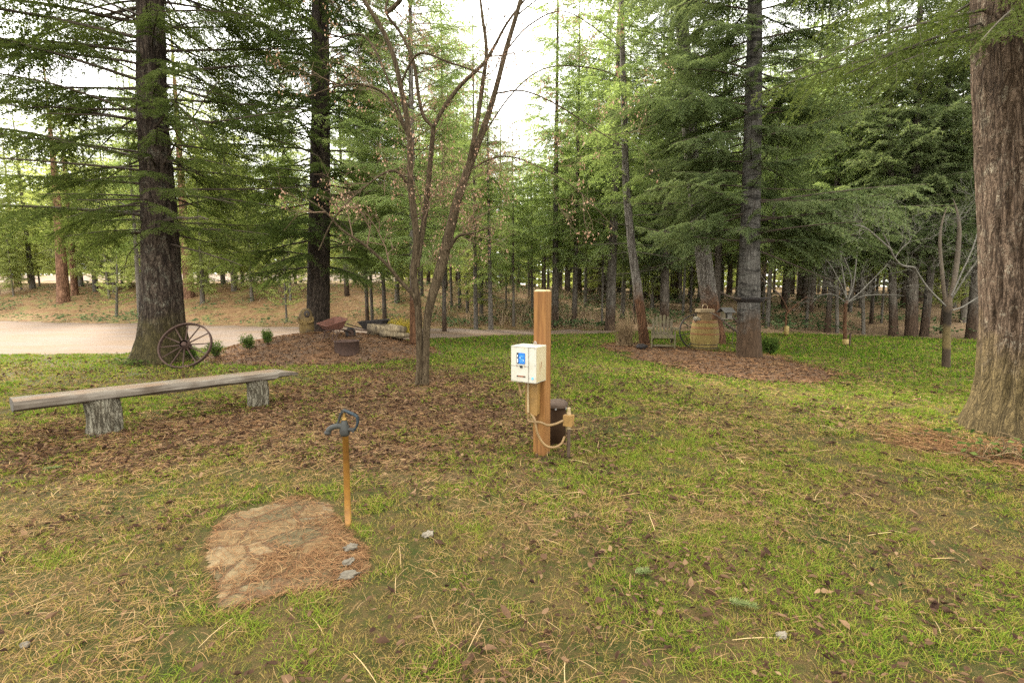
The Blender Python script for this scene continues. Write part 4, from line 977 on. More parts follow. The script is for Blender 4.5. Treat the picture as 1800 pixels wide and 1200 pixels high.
ST2 = [stem(lm, [(1664, 540), (1652, 528), (1630, 505), (1612, 478), (1606, 470), (1585, 466), (1572, 452), (1562, 430), (1552, 410)], [6, 6, 6, 5, 5, 5, 4, 4, 3], Y3, k=.75, sides=7, dy=list(np.linspace(0, -.9, 9))),
       stem(lm, [(1574, 452), (1584, 438), (1598, 425), (1602, 415)], [3.5, 3, 3, 2], Y3 - .8, k=.7, sides=6),
       stem(lm, [(1670, 530), (1682, 510), (1698, 485), (1716, 460), (1730, 430)], [6, 5, 5, 4, 3], Y3, k=.7, sides=7, dy=list(np.linspace(0, -.3, 5))),
       stem(lm, [(1672, 520), (1690, 480), (1708, 440), (1720, 400), (1725, 340)], [5, 5, 4, 4, 3], Y3, k=.7, sides=7, dy=list(np.linspace(0, .5, 5))),
       stem(lm, [(1674, 545), (1690, 540), (1715, 525), (1740, 510)], [4, 3, 3, 2], Y3, sides=6, dy=list(np.linspace(0, .3, 4))),
       stem(lm, [(1568, 440), (1540, 415), (1520, 400), (1500, 395)], [4, 3, 3, 2], Y3 - .9, sides=6)]
for Q, rr in ST2: twigs(tw, tips, Q, .0065, 2, g, .6, n=4, t0=.2)
for Q, rr in ST: twigs(tw, tips, Q, .007, 2, g, .7, n=4, t0=.35)
for mbx in (mb, tw, lm):
    for v in mbx.v: v -= loc
mb.build('trunk', M_GRAFT, t, True); lm.build('limbs', M_BARK_WHITE, t, True); tw.build('twigs', M_BARK_WHITE, t)
# ------------------------------------------------------------------ materials for objects
M_CEDAR = wood_mat('cedar_post', (0.075, 0.033, 0.008), (0.18, 0.082, 0.021), (0.245, 0.125, 0.037), .5, 'Z', (0.15, 0.06, 0.02), .4)
M_ENDGR = wood_mat('post_end', (0.22, 0.15, 0.07), (0.36, 0.27, 0.13), (0.46, 0.37, 0.2), 1.0, 'X')
M_GREYWOOD = wood_mat('silver_wood', (0.05, 0.041, 0.031), (0.145, 0.124, 0.097), (0.25, 0.22, 0.175), 0.5, 'X', (0.06, 0.043, 0.028), .85)
M_BENCHTOP = wood_mat('bench_top', (0.06, 0.046, 0.032), (0.125, 0.103, 0.073), (0.20, 0.167, 0.12), 0.5, 'X', (0.15, 0.08, 0.036), .7)
M_STUMP = bark_mat('stump_bark', (0.02, 0.016, 0.01), (0.085, 0.072, 0.048), (0.23, 0.21, 0.155), 1.0, (0.21, 0.21, 0.145), bump=1.0)
M_CHAIRW = wood_mat('mossy_grey_wood', (0.035, 0.027, 0.016), (0.088, 0.07, 0.043), (0.155, 0.127, 0.08), 1.0, 'Z', (0.10, 0.095, 0.03), .5)
M_WHITE = None
n = NT('yellowed_white_metal'); gg = n.coord(); a = n.noise(gg, 6, 4, .6); st = n.noise(n.coord((1, 1, .15)), 22, 4, .6)
c = n.ramp(a, [(0.3, (0.36, 0.335, 0.26)), (0.7, (0.43, 0.415, 0.36))]); c = n.mix(n.ramp(st, [(.58, 0.0), (.75, .45)]), c, (0.55, 0.42, 0.20))
M_WHITE = n.pbr(c, .42, n.bump(a, .05, .002), spec=.4)
n = NT('tan_side_metal'); gg = n.coord(); a = n.noise(gg, 5, 4, .6)
M_WHITE2 = n.pbr(n.ramp(a, [(0.3, (0.30, 0.245, 0.13)), (0.7, (0.36, 0.31, 0.195))]), .45, spec=.35)
M_BLUE = flat_mat('blue_label', (0.012, 0.13, 0.42), .35, .12, 8)
M_LBLUE = flat_mat('pale_blue_print', (0.10, 0.36, 0.62), .4, .05)
M_BLACK = flat_mat('black_plastic', (0.012, 0.012, 0.013), .35, .1)
M_WHITEP = flat_mat('white_print', (0.75, 0.77, 0.78), .5, .05)
M_RUST = flat_mat('rust_stain', (0.24, 0.085, 0.035), .85, .4, 60, col2=(0.12, 0.05, 0.03))
M_STEEL = flat_mat('dull_steel', (0.33, 0.32, 0.30), .4, .2, 20, .7)
M_TANBOX = flat_mat('weathered_tan_box', (0.19, 0.105, 0.026), .6, .3, 9)
M_TANPIPE = flat_mat('tan_conduit', (0.165, 0.10, 0.036), .55, .25, 14)
M_FITTING = flat_mat('tan_fitting', (0.30, 0.22, 0.115), .5, .2, 14)
M_CASING = flat_mat('rusty_casing', (0.018, 0.009, 0.004), .85, .5, 8, spec=.08, col2=(0.03, 0.015, 0.006))
M_CASTCAP = flat_mat('brown_cast_cap', (0.052, 0.031, 0.017), .75, .3, 10)
M_HYDPIPE = flat_mat('yellow_brown_pipe', (0.24, 0.12, 0.02), .5, .25, 14, .3, col2=(0.22, 0.10, 0.025))
M_HYDHEAD = flat_mat('worn_blue_green_iron', (0.02, 0.021, 0.018), .7, .6, 22, .0, col2=(0.04, 0.036, 0.03))
M_HYDBLUE = flat_mat('dark_blue_iron', (0.008, 0.016, 0.022), .55, .35, 22, .0)
M_BRASS = flat_mat('dull_brass', (0.30, 0.18, 0.05), .5, .3, 30, .6)
M_IRON = flat_mat('rusted_iron', (0.052, 0.029, 0.020), .85, .4, 18, .2)
M_IRONDK = flat_mat('dark_iron', (0.022, 0.018, 0.016), .8, .3, 18, .2)
M_BARROW = flat_mat('rusty_red_barrow', (0.10, 0.038, 0.023), .8, .45, 14, .1, col2=(0.10, 0.05, 0.035))
M_CARVED = wood_mat('carved_wood', (0.055, 0.033, 0.011), (0.115, 0.075, 0.022), (0.18, 0.12, 0.04), 1.0, 'Z', (0.05, 0.035, 0.02), .8)
M_CARVDK = flat_mat('carved_dark_paint', (0.035, 0.025, 0.018), .8, .3, 16)
M_BARREL = wood_mat('barrel_oak', (0.075, 0.054, 0.012), (0.155, 0.115, 0.03), (0.22, 0.172, 0.055), 1.0, 'Z', (0.13, 0.08, 0.024), .7)
M_HOOP = flat_mat('rusty_hoop', (0.13, 0.056, 0.014), .75, .3, 14)
M_PALEWOOD = wood_mat('pale_weathered_board', (0.12, 0.085, 0.045), (0.21, 0.155, 0.085), (0.28, 0.215, 0.125), 1.0, 'X')
M_STONEG = flat_mat('grey_stone', (0.17, 0.145, 0.105), .85, .35, 14)
M_PEBBLE = flat_mat('white_pebble', (0.11, 0.093, 0.066), .8, .35, 30)
M_ROTLOG = wood_mat('rotten_log', (0.025, 0.02, 0.014), (0.17, 0.13, 0.075), (0.36, 0.29, 0.18), .5, 'X', (0.03, 0.022, 0.016), .8)
M_SHRUB = var_mat('shrub_leaves', [(0, (0.02, 0.035, 0.01)), (.5, (0.06, 0.10, 0.02)), (1, (0.15, 0.19, 0.04))], .35)
M_IVY = var_mat('ivy_leaves', [(0, (0.014, 0.028, 0.006)), (.5, (0.042, 0.066, 0.015)), (1, (0.12, 0.15, 0.04))], .25)
M_DRYSTEM = var_mat('dry_bush_stems', [(0, (0.06, 0.04, 0.022)), (.5, (0.14, 0.095, 0.05)), (1, (0.24, 0.17, 0.085))])
def on(x, y, dz=0.0): return np.array([x, y, float(top(x, y)) + dz])
def bedtop(x, y): return float(hgt(x, y)) + (0.05 if float(sd_poly(np.array([x]), np.array([y]), POLY_BED)[0]) > -.1 else 0)

# ------------------------------------------------------------------ post with the white control box
p = np.array([*flat(952, 796), 0]); p[2] = float(hgt(p[0], p[1])); PY_ = p[1]
HP = at(952, 512, PY_)[2] - p[2]
t = thing('utility_post', 'square orange cedar post carrying a white control box and tan conduits', 'post', p, R(-30))
q = MB(); q.box((0, 0, HP / 2 - .1), (.128, .128, HP + .2), bev=.008); q.build('post', M_CEDAR, t)
q = MB(); hw = .0625
V = [(-hw, -hw, HP), (hw, -hw, HP), (hw, hw, HP), (-hw, hw, HP), (-hw * .72, -hw * .72, HP + .016), (hw * .72, -hw * .72, HP + .016), (hw * .72, hw * .72, HP + .016), (-hw * .72, hw * .72, HP + .016)]
q.add(V, [np.array([[0, 1, 5, 4], [1, 2, 6, 5], [2, 3, 7, 6], [3, 0, 4, 7], [4, 5, 6, 7]])]); q.build('post_top', M_ENDGR, t)
zb0 = at(940, 668, PY_ - .1)[2] - p[2]; zb1 = at(940, 606, PY_ - .1)[2] - p[2]; bh = zb1 - zb0; bw, bd = .262, .215
cx, cy, cz = -.055, -.064 - bd / 2 - .002, (zb0 + zb1) / 2
q = MB(); q.box((cx, cy, cz), (bw, bd, bh), bev=.006); box_o = q.build('control_box', M_WHITE, t)
q = MB(); q.box((cx + bw / 2 + .0008, cy, cz), (.003, bd - .02, bh - .016)); q.build('box_side', M_WHITE2, box_o)  # thin side sheet, darker and yellower in colour than the front
fy = cy - bd / 2
def face(u, v, w_, h_, th=.004): return ((cx - bw / 2 + u * bw, fy - th / 2 + .0005, zb1 - v * bh), (w_ * bw, th, h_ * bh))
q = MB(); c_, d_ = face(.36, .50, .70, .95, .003); q.box(c_, d_, bev=.001); door = q.build('front_panel', M_WHITE, box_o)
q = MB(); q.box(*face(.45, .335, .25, .30, .009)); lab = q.build('blue_label', M_BLUE, box_o)
q = MB(); q.box(*face(.285, .335, .075, .30, .0095)); q.build('label_strip', M_BLACK, box_o)
q = MB()
for v, w__ in ((.26, .15), (.30, .12), (.355, .16), (.375, .1), (.42, .14)): q.box(*face(.455, v, w__, .012, .0115))
q.build('label_print', M_LBLUE, box_o)
q = MB(); q.box(*face(.39, .315, .022, .022, .012)); q.box(*face(.52, .385, .022, .022, .012)); q.box(*face(.29, .40, .03, .11, .012)); q.box(*face(.285, .27, .02, .07, .012)); q.build('label_marks', M_WHITEP, box_o)
q = MB(); q.box(*face(.36, .545, .70, .010, .0064)); q.box(*face(.712, .5, .012, .95, .0064)); q.box(*face(.5, .022, .98, .010, .0055)); q.build('panel_seam', flat_mat('seam_grey', (0.20, 0.18, 0.14), .7, .2), box_o)
q = MB(); q.box(*face(.425, .565, .10, .065, .009)); q.build('display', M_BLACK, box_o)
q = MB(); q.box(*face(.42, .83, .34, .035, .008)); q.build('card_slot', M_RUST, box_o)
q = MB(); q.box(*face(.28, .83, .04, .034, .011)); q.box(*face(.55, .83, .05, .034, .011)); q.build('slot_ends', M_BLACK, box_o)
q = MB(); q.lathe([(.0115, 0), (.0115, .004)], 16, (cx - bw / 2 + .87 * bw, fy - .001, zb1 - .865 * bh), rotm('X', R(90))); q.build('round_sticker', M_LBLUE, box_o)
q = MB()
for u, v in ((.22, .05), (.55, .06), (.96, .05), (.97, .5), (.74, .855), (.9, .97), (.42, .97), (.06, .94)):
    q.lathe([(.004, 0), (.004, .004), (.002, .006)], 8, (cx - bw / 2 + u * bw, fy - .001, zb1 - v * bh), rotm('X', R(90)))
q.build('screws', M_STEEL, box_o)
q = MB()
for u in (.24, .57): q.box(*face(u, .545, .012, .06, .0066))
q.build('rust_drips', M_RUST, box_o)
q = MB()
for (yy, zz, a, b_) in ((-.02, -.02, .006, .06), (-.02, -.055, .007, .03), (.01, -.0, .006, .05), (.0, -.03, .02, .005), (.012, .01, .008, .014), (-.02, -.09, .014, .006)):
    q.box((cx + bw / 2 + .0025, cy - .01 + yy, cz + zz), (.0016, a, b_))
q.build('side_mark', M_RUST, box_o)
q = MB(); q.tube([(.0, fy + .11, zb1 - .002), (.0, fy + .11, zb1 + .028), (.006, fy + .11, zb1 + .036), (.014, fy + .11, zb1 + .036), (.02, fy + .11, zb1 + .028), (.02, fy + .11, zb1 - .002)], .0045, 6); q.build('lock_hasp', M_STEEL, box_o)
# lower junction box and conduits
zj1 = zb0 - .035; zj0 = at(940, 724, PY_)[2] - p[2]
q = MB(); q.box((-.045, -.064 - .036, (zj0 + zj1) / 2), (.115, .07, zj1 - zj0), bev=.005); q.box((-.045, -.064 - .074, (zj0 + zj1) / 2), (.125, .008, zj1 - zj0 + .012), bev=.003); q.build('junction_box', M_TANBOX, t)
q = MB(); q.tube(smooth_path([(-.14, -.20, zb0 + .01), (-.142, -.20, zb0 - .06), (-.12, -.2, zb0 - .15)], 4), .011, 8); q.build('cable_stub', M_TANPIPE, t)
q = MB(); q.tube([(-.07, -.15, zb0 + .01), (-.072, -.155, zb0 - .1), (-.07, -.152, zj0 + .02)], .011, 8); q.build('upper_conduit', M_FITTING, t)
wr = lambda px, py, Y: (np.array(Matrix.Rotation(R(30), 3, 'Z')) @ (at(px, py, Y) - p))
sb = wr(1000, 738, PY_ - .12)
q = MB(); q.tube(smooth_path([(-.065, -.15, zj0 + .02), (-.06, -.155, zj0 - .06), wr(950, 742, PY_ - .18), wr(962, 747, PY_ - .18), wr(976, 745, PY_ - .16), wr(990, 739, PY_ - .13)], 6), .012, 10); q.build('short_conduit', M_TANPIPE, t, True)
q = MB(); q.tube(smooth_path([(-.085, -.12, zj0 + .02), wr(939, 735, PY_ - .14), wr(945, 762, PY_ - .16), wr(957, 781, PY_ - .17), wr(972, 786, PY_ - .16), wr(986, 780, PY_ - .14), wr(993, 766, PY_ - .12)], 6), .012, 10); q.build('looped_conduit', M_TANPIPE, t, True)
q = MB(); q.box(sb, (.085, .07, .105), bev=.005); q.box(sb + np.array([0, -.037, 0]), (.09, .008, .108), bev=.003); q.build('pull_box', M_TANBOX, t)
q = MB(); q.tube([sb + [0, 0, .05], sb + [0, 0, .075]], .02, 12); q.tube([sb + [0, 0, .075], sb + [0, 0, .12]], .016, 12); q.tube([sb + [0, 0, -.05], sb + [0, 0, -.085]], .02, 12); q.build('fittings', M_FITTING, t)
q = MB(); q.tube([sb + [0, 0, -.085], np.array([sb[0], sb[1], -.05])], .0165, 12); q.build('riser', M_CASTCAP, t)
# well casing behind
pw = np.array([*flat(980, 788), 0]); pw[1] += .16; pw[0] = (981 - 900) / F * pw[1]; pw[2] = float(hgt(pw[0], pw[1]))
zt = at(981, 707, pw[1])[2] - pw[2]
t = thing('well_casing', 'brown capped steel well casing standing behind the wooden post', 'well', pw)
q = MB(); q.lathe([(.092, -.1), (.092, zt - .03)], 32); q.build('casing', M_CASING, t, True)
q = MB(); q.lathe([(.107, zt - .045), (.11, zt - .04), (.11, zt - .012), (.105, zt), (.09, zt + .018), (.06, zt + .027), (.03, zt + .03), (.001, zt + .031)], 32)
q.box((.0, -.05, zt + .022), (.07, .025, .014), bev=.004); q.build('cap', M_CASTCAP, t, True)
q = MB()
for a in range(6): q.lathe([(.008, 0), (.008, .02)], 6, (.112 * math.cos(a * 1.05 + .3), .112 * math.sin(a * 1.05 + .3), zt - .055))
q.build('cap_bolts', M_STEEL, t)

# ------------------------------------------------------------------ yard hydrant
p = np.array([*flat(612, 922), 0]); p[2] = float(hgt(p[0], p[1])); HY = p[1]; m_ = HY / F
def hz(py): return at(612, py, HY)[2] - p[2]
t = thing('yard_hydrant', 'slim yellow-brown yard hydrant with a worn blue iron handle and spout', 'hydrant', p)
q = MB(); q.tube([(0, 0, -.1), (0.001, 0, .2), (0.004, 0, hz(763))], [.0215, .021, .0205], 16); q.build('pipe', M_HYDPIPE, t, True)
hx = lambda px: (px - 612.5) * m_
q = MB(); q.lathe([(.026, hz(764) - .005), (.032, hz(762)), (.034, hz(757)), (.030, hz(749)), (.022, hz(744)), (.017, hz(738))], 20)
q.tube(smooth_path([(hx(612), 0, hz(751)), (hx(604), -.006, hz(748)), (hx(595), -.01, hz(749)), (hx(588), -.012, hz(752)), (hx(584), -.012, hz(757)), (hx(583), -.012, hz(762))], 5), [.021] * 8 + [.0185] * 12 + [.0165] * 6, 14)
q.lathe([(.021, hz(762)), (.021, hz(757))], 16, (hx(583), -.012, 0))
q.tube([(hx(612), -.005, hz(753)), (hx(625), -.004, hz(755)), (hx(632), 0, hz(754))], [.016, .012, .009], 10)
q.build('spout', M_HYDHEAD, t, True)
q = MB(); q.tube([(0, 0, hz(745)), (0, 0, hz(725))], .008, 10); q.lathe([(.016, 0), (.018, .006), (.016, .014)], 12, (0, 0, hz(738))); q.build('brass_stem', M_BRASS, t)
def bar(mb, pts, w_, th):
    P = np.array(pts, float)
    for a, b_ in zip(P[:-1], P[1:]):
        d = b_ - a; L = np.linalg.norm(d); ang = math.atan2(d[2], d[0]); mb.box((a + b_) / 2, (L + th * .6, w_, th), rotm('Y', -ang), bev=min(w_, th) * .35)
q = MB(); bar(q, smooth_path([(hx(599), .0, hz(747)), (hx(603), 0, hz(738)), (hx(607), 0, hz(727)), (hx(612), 0, hz(721))], 3), .03, .013); q.build('link_arm', M_HYDHEAD, t)
q = MB(); bar(q, [(hx(611), 0, hz(721)), (hx(619), 0, hz(723)), (hx(630), 0, hz(728)), (hx(636), 0, hz(732)), (hx(637), 0, hz(741)), (hx(634), 0, hz(750)), (hx(629), 0, hz(756))], .034, .0125)
q.build('handle', M_HYDBLUE, t)
q = MB(); q.lathe([(.011, -.022), (.011, .022)], 12, (hx(612), 0, hz(722)), rotm('X', R(90))); q.lathe([(.009, -.022), (.009, .022)], 12, (hx(629), 0, hz(756)), rotm('X', R(90))); q.build('pivot_pins', M_HYDHEAD, t)

# ------------------------------------------------------------------ log bench
l1 = np.array([*flat(168, 766), 0]); l2 = np.array([*flat(447, 716), 0]); l1[1] += .12; l2[1] += .1
l1[2] = float(hgt(l1[0], l1[1])); l2[2] = float(hgt(l2[0], l2[1]))
d = l2 - l1; L12 = math.hypot(d[0], d[1]); ang = math.atan2(d[1], d[0])
t = thing('log_bench', 'long split log bench on two mossy bark stumps', 'bench', l1, ang)
xl, xr = -.42 * L12, 1.32 * L12
zs0 = at(168, 707, l1[1] - .15)[2] - l1[2]; zs1 = at(447, 672, l2[1] - .15)[2] - l1[2]
m = 90; ux = np.linspace(xl, xr, m); zb = zs0 + (zs1 - zs0) * ux / L12
sec = [(-.165, .028), (-.172, .075), (-.158, .108), (-.05, .116), (.08, .114), (.165, .108), (.175, .07), (.15, .02), (.06, -.012), (-.08, -.006)]
rows = []
for k, x in enumerate(ux):
    e = min(1, (xr - x) / .5 + .55) if x > xr - .25 else 1.0
    r_ = []
    for j_, (yy, zz) in enumerate(sec):
        wb = (fbm(np.array([x * 1.6]), np.array([j_ * 1.7]), 5, 3)[0] - .5)
        low = zz < .09
        r_.append((x + (.03 * (zz - .06) if k in (0, m - 1) else 0), yy * (1 + .10 * wb * low) * (1 if x < xr - .3 else 1 - .35 * ((x - xr + .3) / .3) ** 2), zb[k] + zz * e + .035 * wb * low + (.02 if low and x > xr - .3 else 0)))
    rows.append(r_)
V = np.array(rows).reshape(-1, 3); ns_ = len(sec)
kk = np.arange(m - 1)[:, None] * ns_; ii = np.arange(ns_)[None]; jj = (ii + 1) % ns_
Qs = np.stack([kk + ii, kk + ns_ + ii, kk + ns_ + jj, kk + jj], -1)
mi = np.where(np.isin(np.broadcast_to(ii, Qs.shape[:2]), [2, 3, 4]), 1, 0).reshape(-1)
M_ENDDK = flat_mat('bench_end', (0.06, 0.05, 0.038), .9, .4, 30)
mesh_np('seat', V, [Qs.reshape(-1, 4)], [M_GREYWOOD, M_BENCHTOP, M_ENDDK], t, smooth=False, mi=mi)
q = MB(); c0 = V[:ns_]; q.add(c0 + [-.001, 0, 0], [np.arange(ns_)[None]]); q.add(V[-ns_:] + [.001, 0, 0], [np.arange(ns_)[::-1][None]]); q.build('seat_ends', M_ENDDK, t)
for (lx, rad, zt_) in ((.0, .148, zs0 + .03), (L12, .130, zs1 + .03)):
    zz = np.linspace(-.08, zt_, 22)
    lg = trunk_mesh(np.stack([lx + .012 * np.sin(zz * 9), 0 * zz, zz], -1), np.full(22, rad), 56, .035, .12, int(lx * 7) + 3, 4, 10, 14, 'leg', M_STUMP, t)

# ------------------------------------------------------------------ wagon wheel
p = np.array([*flat(317, 646), 0]); p[2] = float(hgt(p[0], p[1]))
t = thing('wagon_wheel', 'rusty iron spoked wagon wheel leaning against the thick fir', 'wheel', p, rot=(R(-30), 0, R(8)))
RW = .52
def ring(mb, R_, ro, rw, n_=64, c=(0, 0, 0)):
    th = np.linspace(0, 2 * math.pi, n_ + 1)[:-1]; prof = [(-rw / 2, -ro / 2), (rw / 2, -ro / 2), (rw / 2, ro / 2), (-rw / 2, ro / 2)]
    V = np.array([[((R_ + b_) * math.cos(a)) + c[0], y + c[1], (R_ + b_) * math.sin(a) + c[2]] for a in th for y, b_ in prof])
    k = np.arange(n_)[:, None] * 4; i = np.arange(4)[None]; j = (i + 1) % 4; k2 = ((np.arange(n_) + 1) % n_)[:, None] * 4
    mb.add(V, [np.stack([k + i, k2 + i, k2 + j, k + j], -1).reshape(-1, 4)])
q = MB(); ring(q, RW - .015, .028, .075, c=(0, 0, RW)); q.build('rim', M_IRON, t)
q = MB(); q.lathe([(.055, -.13), (.075, -.125), (.10, -.06), (.10, .05), (.08, .09)], 24, (0, 0, RW), rotm('X', R(90)), caps=False); q.lathe([(.055, -.13), (.05, .08)], 24, (0, 0, RW), rotm('X', R(90))); q.build('hub', M_IRON, t, True)
for k in range(12):
    a = k * math.pi / 6 + .08; q = MB(); q.tube([(.085 * math.cos(a), -.02, RW + .085 * math.sin(a)), ((RW - .028) * math.cos(a), 0, RW + (RW - .028) * math.sin(a))], [.016, .012], 8); q.build('spoke', M_IRON, t, True)

# ------------------------------------------------------------------ shrubs, plants
def shrub(px, py, wpx, hpx, label, seed, group=None, mat=None, name='shrub', leaf=.03, nl=1400, topz=None, upright=False):
    b = gp(px, py, lambda x, y: float(top(x, y) - hgt(x, y))); s = b[1] / F; w_, h_ = wpx * s, hpx * s; g = np.random.default_rng(seed)
    t = thing(name, label, 'shrub', b, group=group)
    q = MB(); tipsP = []
    for k in range(14):
        a = g.uniform(0, 6.28); rr_ = w_ / 2 * math.sqrt(g.random()) * .8; e = np.array([rr_ * math.cos(a), rr_ * math.sin(a), h_ * g.uniform(.5, .95)])
        P = smooth_path([(0.02 * math.cos(a), .02 * math.sin(a), -.03), e * [.35, .35, .45], e], 4); q.tube(P, np.linspace(.008, .003, len(P)), 5); tipsP += list(P[4:])
    q.build('stems', M_LIMB, t)
    tipsP = np.array(tipsP); c_ = tipsP[g.integers(len(tipsP), size=nl)] + g.normal(0, .16 * w_ / 2 + .012, (nl, 3)); c_[:, 2] = np.maximum(c_[:, 2], h_ * .12)
    k = ((c_[:, 0] / (w_ / 2)) ** 2 + (c_[:, 1] / (w_ / 2)) ** 2 + ((c_[:, 2] - h_ * .52) / (h_ * .52)) ** 2) < 1.15 + g.normal(0, .22, nl); c_ = c_[k]; n_ = len(c_)
    d = c_ - [0, 0, h_ * .3]; d = d / np.linalg.norm(d, axis=1)[:, None] + g.normal(0, .5, (n_, 3)) + [0, 0, .3]; d /= np.linalg.norm(d, axis=1)[:, None]
    wv = np.cross(d, g.normal(0, 1, (n_, 3))); wv /= np.linalg.norm(wv, axis=1)[:, None]; l = leaf * g.uniform(.7, 1.3, n_)[:, None]
    T = np.concatenate([np.stack([c_, c_ + d * l * .5 + wv * l * .3, c_ + d * l], 1), np.stack([c_, c_ + d * l, c_ + d * l * .5 - wv * l * .3], 1)])
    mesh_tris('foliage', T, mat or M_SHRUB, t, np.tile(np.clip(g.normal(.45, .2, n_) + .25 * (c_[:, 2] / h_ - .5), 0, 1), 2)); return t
GS = 'small evergreen shrubs in a row along the mulch mound'
shrub(334, 634, 26, 26, 'low green shrub showing through the rim of the wagon wheel', 201, GS)
shrub(380, 628, 33, 31, 'widest of the small shrubs, next to the wagon wheel', 202, GS)
shrub(436, 613, 29, 25, 'rounded dark green shrub on the mound, second past the wagon wheel', 203, GS)
shrub(471, 606, 20, 27, 'narrow upright shrub on the mound between the rounded shrub and the carved figure', 204, GS)
shrub(1352, 622, 30, 30, 'dark spiky evergreen shrub at the foot of the ringed grey fir', 205, None, M_SHRUB, leaf=.05, nl=1600)
# dry broom-like bush
b = np.array([*flat(1098, 609), 0]); b[2] = bedtop(b[0], b[1]); g = np.random.default_rng(8)
t = thing('dry_bush', 'leafless brown broom-like bush at the end of the mulch bed by the garden chair', 'bush', b)
q = MB()
for k in range(420):
    a = g.uniform(0, 6.28); s = g.uniform(.1, .52) * math.sqrt(g.random() + .1); h_ = g.uniform(.35, .82) * (1 - .5 * s); e = np.array([s * math.cos(a), s * math.sin(a), h_])
    bp = np.array([.1 * g.normal(), .1 * g.normal(), -.02]); q.tube([bp, bp * .6 + e * [.45, .45, .55] + g.normal(0, .015, 3), e + g.normal(0, .03, 3)], [.005, .004, .002], 3, a=np.clip(g.normal(.5, .25), 0, 1), caps=False)
q.build('stems', M_DRYSTEM, t)
# yellowing grass tuft
b = gp(703, 586); g = np.random.default_rng(9)
t = thing('grass_tuft', 'tuft of bright yellow dried grass behind the weathered log', 'plant', b)
q = MB(); M_YEL = var_mat('yellow_grass', [(0, (0.26, 0.20, 0.03)), (1, (0.50, 0.40, 0.07))], .4)
n_ = 260; xx = b[0] + g.normal(0, .3, n_); yy = b[1] + g.normal(0, .22, n_)
V = blades(xx, yy, .55, .022, .6); V = V - b; o = np.arange(n_)[:, None] * 5
mesh_np('blades', V.reshape(-1, 3), [o + np.array([[0, 1, 2, 3]]), o + np.array([[3, 2, 4]])], M_YEL, t, np.repeat(g.random(n_), 5))
def ivy(px, py, wx, wy, hh, n_, size, label, name, seed, mat, stems=30, cat='plant'):
    b = gp(px, py); g = np.random.default_rng(seed); t = thing(name, label, cat, b)
    x = b[0] + g.normal(0, wx, n_); y = b[1] + g.normal(0, wy, n_); c = np.stack([x - b[0], y - b[1], hgt(x, y) - b[2] + hh * g.random(n_) ** .8], -1)
    d = np.stack([g.normal(0, 1, n_), g.normal(-.5, 1, n_), g.normal(.2, .4, n_)], -1); d /= np.linalg.norm(d, axis=1)[:, None]
    up_ = np.stack([g.normal(0, .35, n_), g.normal(-.3, .35, n_), np.ones(n_)], -1); wv = np.cross(d, up_); wv /= np.linalg.norm(wv, axis=1)[:, None]; l = size * g.uniform(.6, 1.3, n_)[:, None]
    nn = np.cross(wv, d)
    T = np.concatenate([np.stack([c, c + d * l * .45 + wv * l * .42 + nn * l * .1, c + d * l], 1), np.stack([c, c + d * l, c + d * l * .45 - wv * l * .42 + nn * l * .1], 1)])
    mesh_tris('leaves', T, mat, t, np.tile(np.clip(g.normal(.55, .22, n_), 0, 1), 2))
    q = MB()
    for k in range(stems):
        a = np.array([g.normal(0, wx * .8), g.normal(0, wy * .8), -.01]); e = a + [g.normal(0, .16), g.normal(0, .12), hh * g.uniform(.4, 1.1)]; q.tube(smooth_path([a, (a + e) / 2 + [0, 0, hh * .35], e], 3), .0028, 4, a=g.random(), caps=False)
    q.build('stems', M_DRYSTEM, t)
ivy(243, 641, .26, .22, .13, 420, .055, 'patch of dark glossy ivy at the root of the thick fir', 'ivy_patch', 301, M_IVY, 10)
ivy(1655, 772, .07, .06, .10, 14, .075, 'single bramble sprig with pale leaves beside the flared mossy root', 'bramble_sprig', 302, M_IVY, 8)
ivy(1772, 806, .22, .10, .20, 110, .05, 'larger bramble clump tangled with dry stems under the huge fir trunk', 'bramble_clump', 303, M_IVY, 46)
ivy(1708, 806, .06, .05, .08, 16, .05, 'small low bramble shoot between the sprig and the larger clump', 'bramble_shoot', 304, M_IVY, 10)

# ------------------------------------------------------------------ carved figure
ex = lambda x, y: float(top(x, y) - hgt(x, y))
b = np.array([(538 - 900) / F * 12.75, 12.75, float(top((538 - 900) / F * 12.75, 12.75)) - .02]); hs_ = b[1] / F; HC = 47 * hs_; WC = 25 * hs_
t = thing('carved_figure', 'squat carved wooden owl-like figure on the mulch mound beside a dark fir', 'statue', b, R(12))
n_ = 30; zz = np.linspace(-.03, HC, 26); th = np.arange(n_) / n_ * 2 * math.pi; V = []
for z in zz:
    u = max(z, 0) / HC; r = WC / 2 * (.96 + .04 * math.sin(u * 6)); r *= 1.0 if u < .72 else math.sqrt(max(.02, 1 - ((u - .72) / .285) ** 2)) * .93 + .02
    for a in th:
        rr_ = r * (1 + .03 * math.sin(3 * a + z * 9)); fr = max(0, -math.sin(a))
        if .66 < u < .92: rr_ *= 1 - .12 * fr ** 4
        if .40 < u < .62: rr_ *= 1 + .08 * fr ** 3
        if u < .35: rr_ *= 1 - .14 * math.exp(-((a - 1.5 * math.pi) / .16) ** 2)
        V.append((rr_ * math.cos(a), rr_ * .92 * math.sin(a), z))
q = MB(); k = np.arange(25)[:, None] * n_; i = np.arange(n_)[None]; j = (i + 1) % n_; q.add(V, [np.stack([k + i, k + j, k + n_ + j, k + n_ + i], -1).reshape(-1, 4), (np.arange(n_) + 25 * n_)[None]]); q.build('body', M_CARVED, t, True)
def blob(mb, c, r, n_=12):
    u = np.linspace(-math.pi / 2, math.pi / 2, 9); pr = [(max(1e-4, math.cos(a)), math.sin(a)) for a in u]; m0 = MB(); m0.lathe(pr, n_, caps=False)
    mb.add(m0.v[0] * np.array(r) + np.array(c), m0.f)
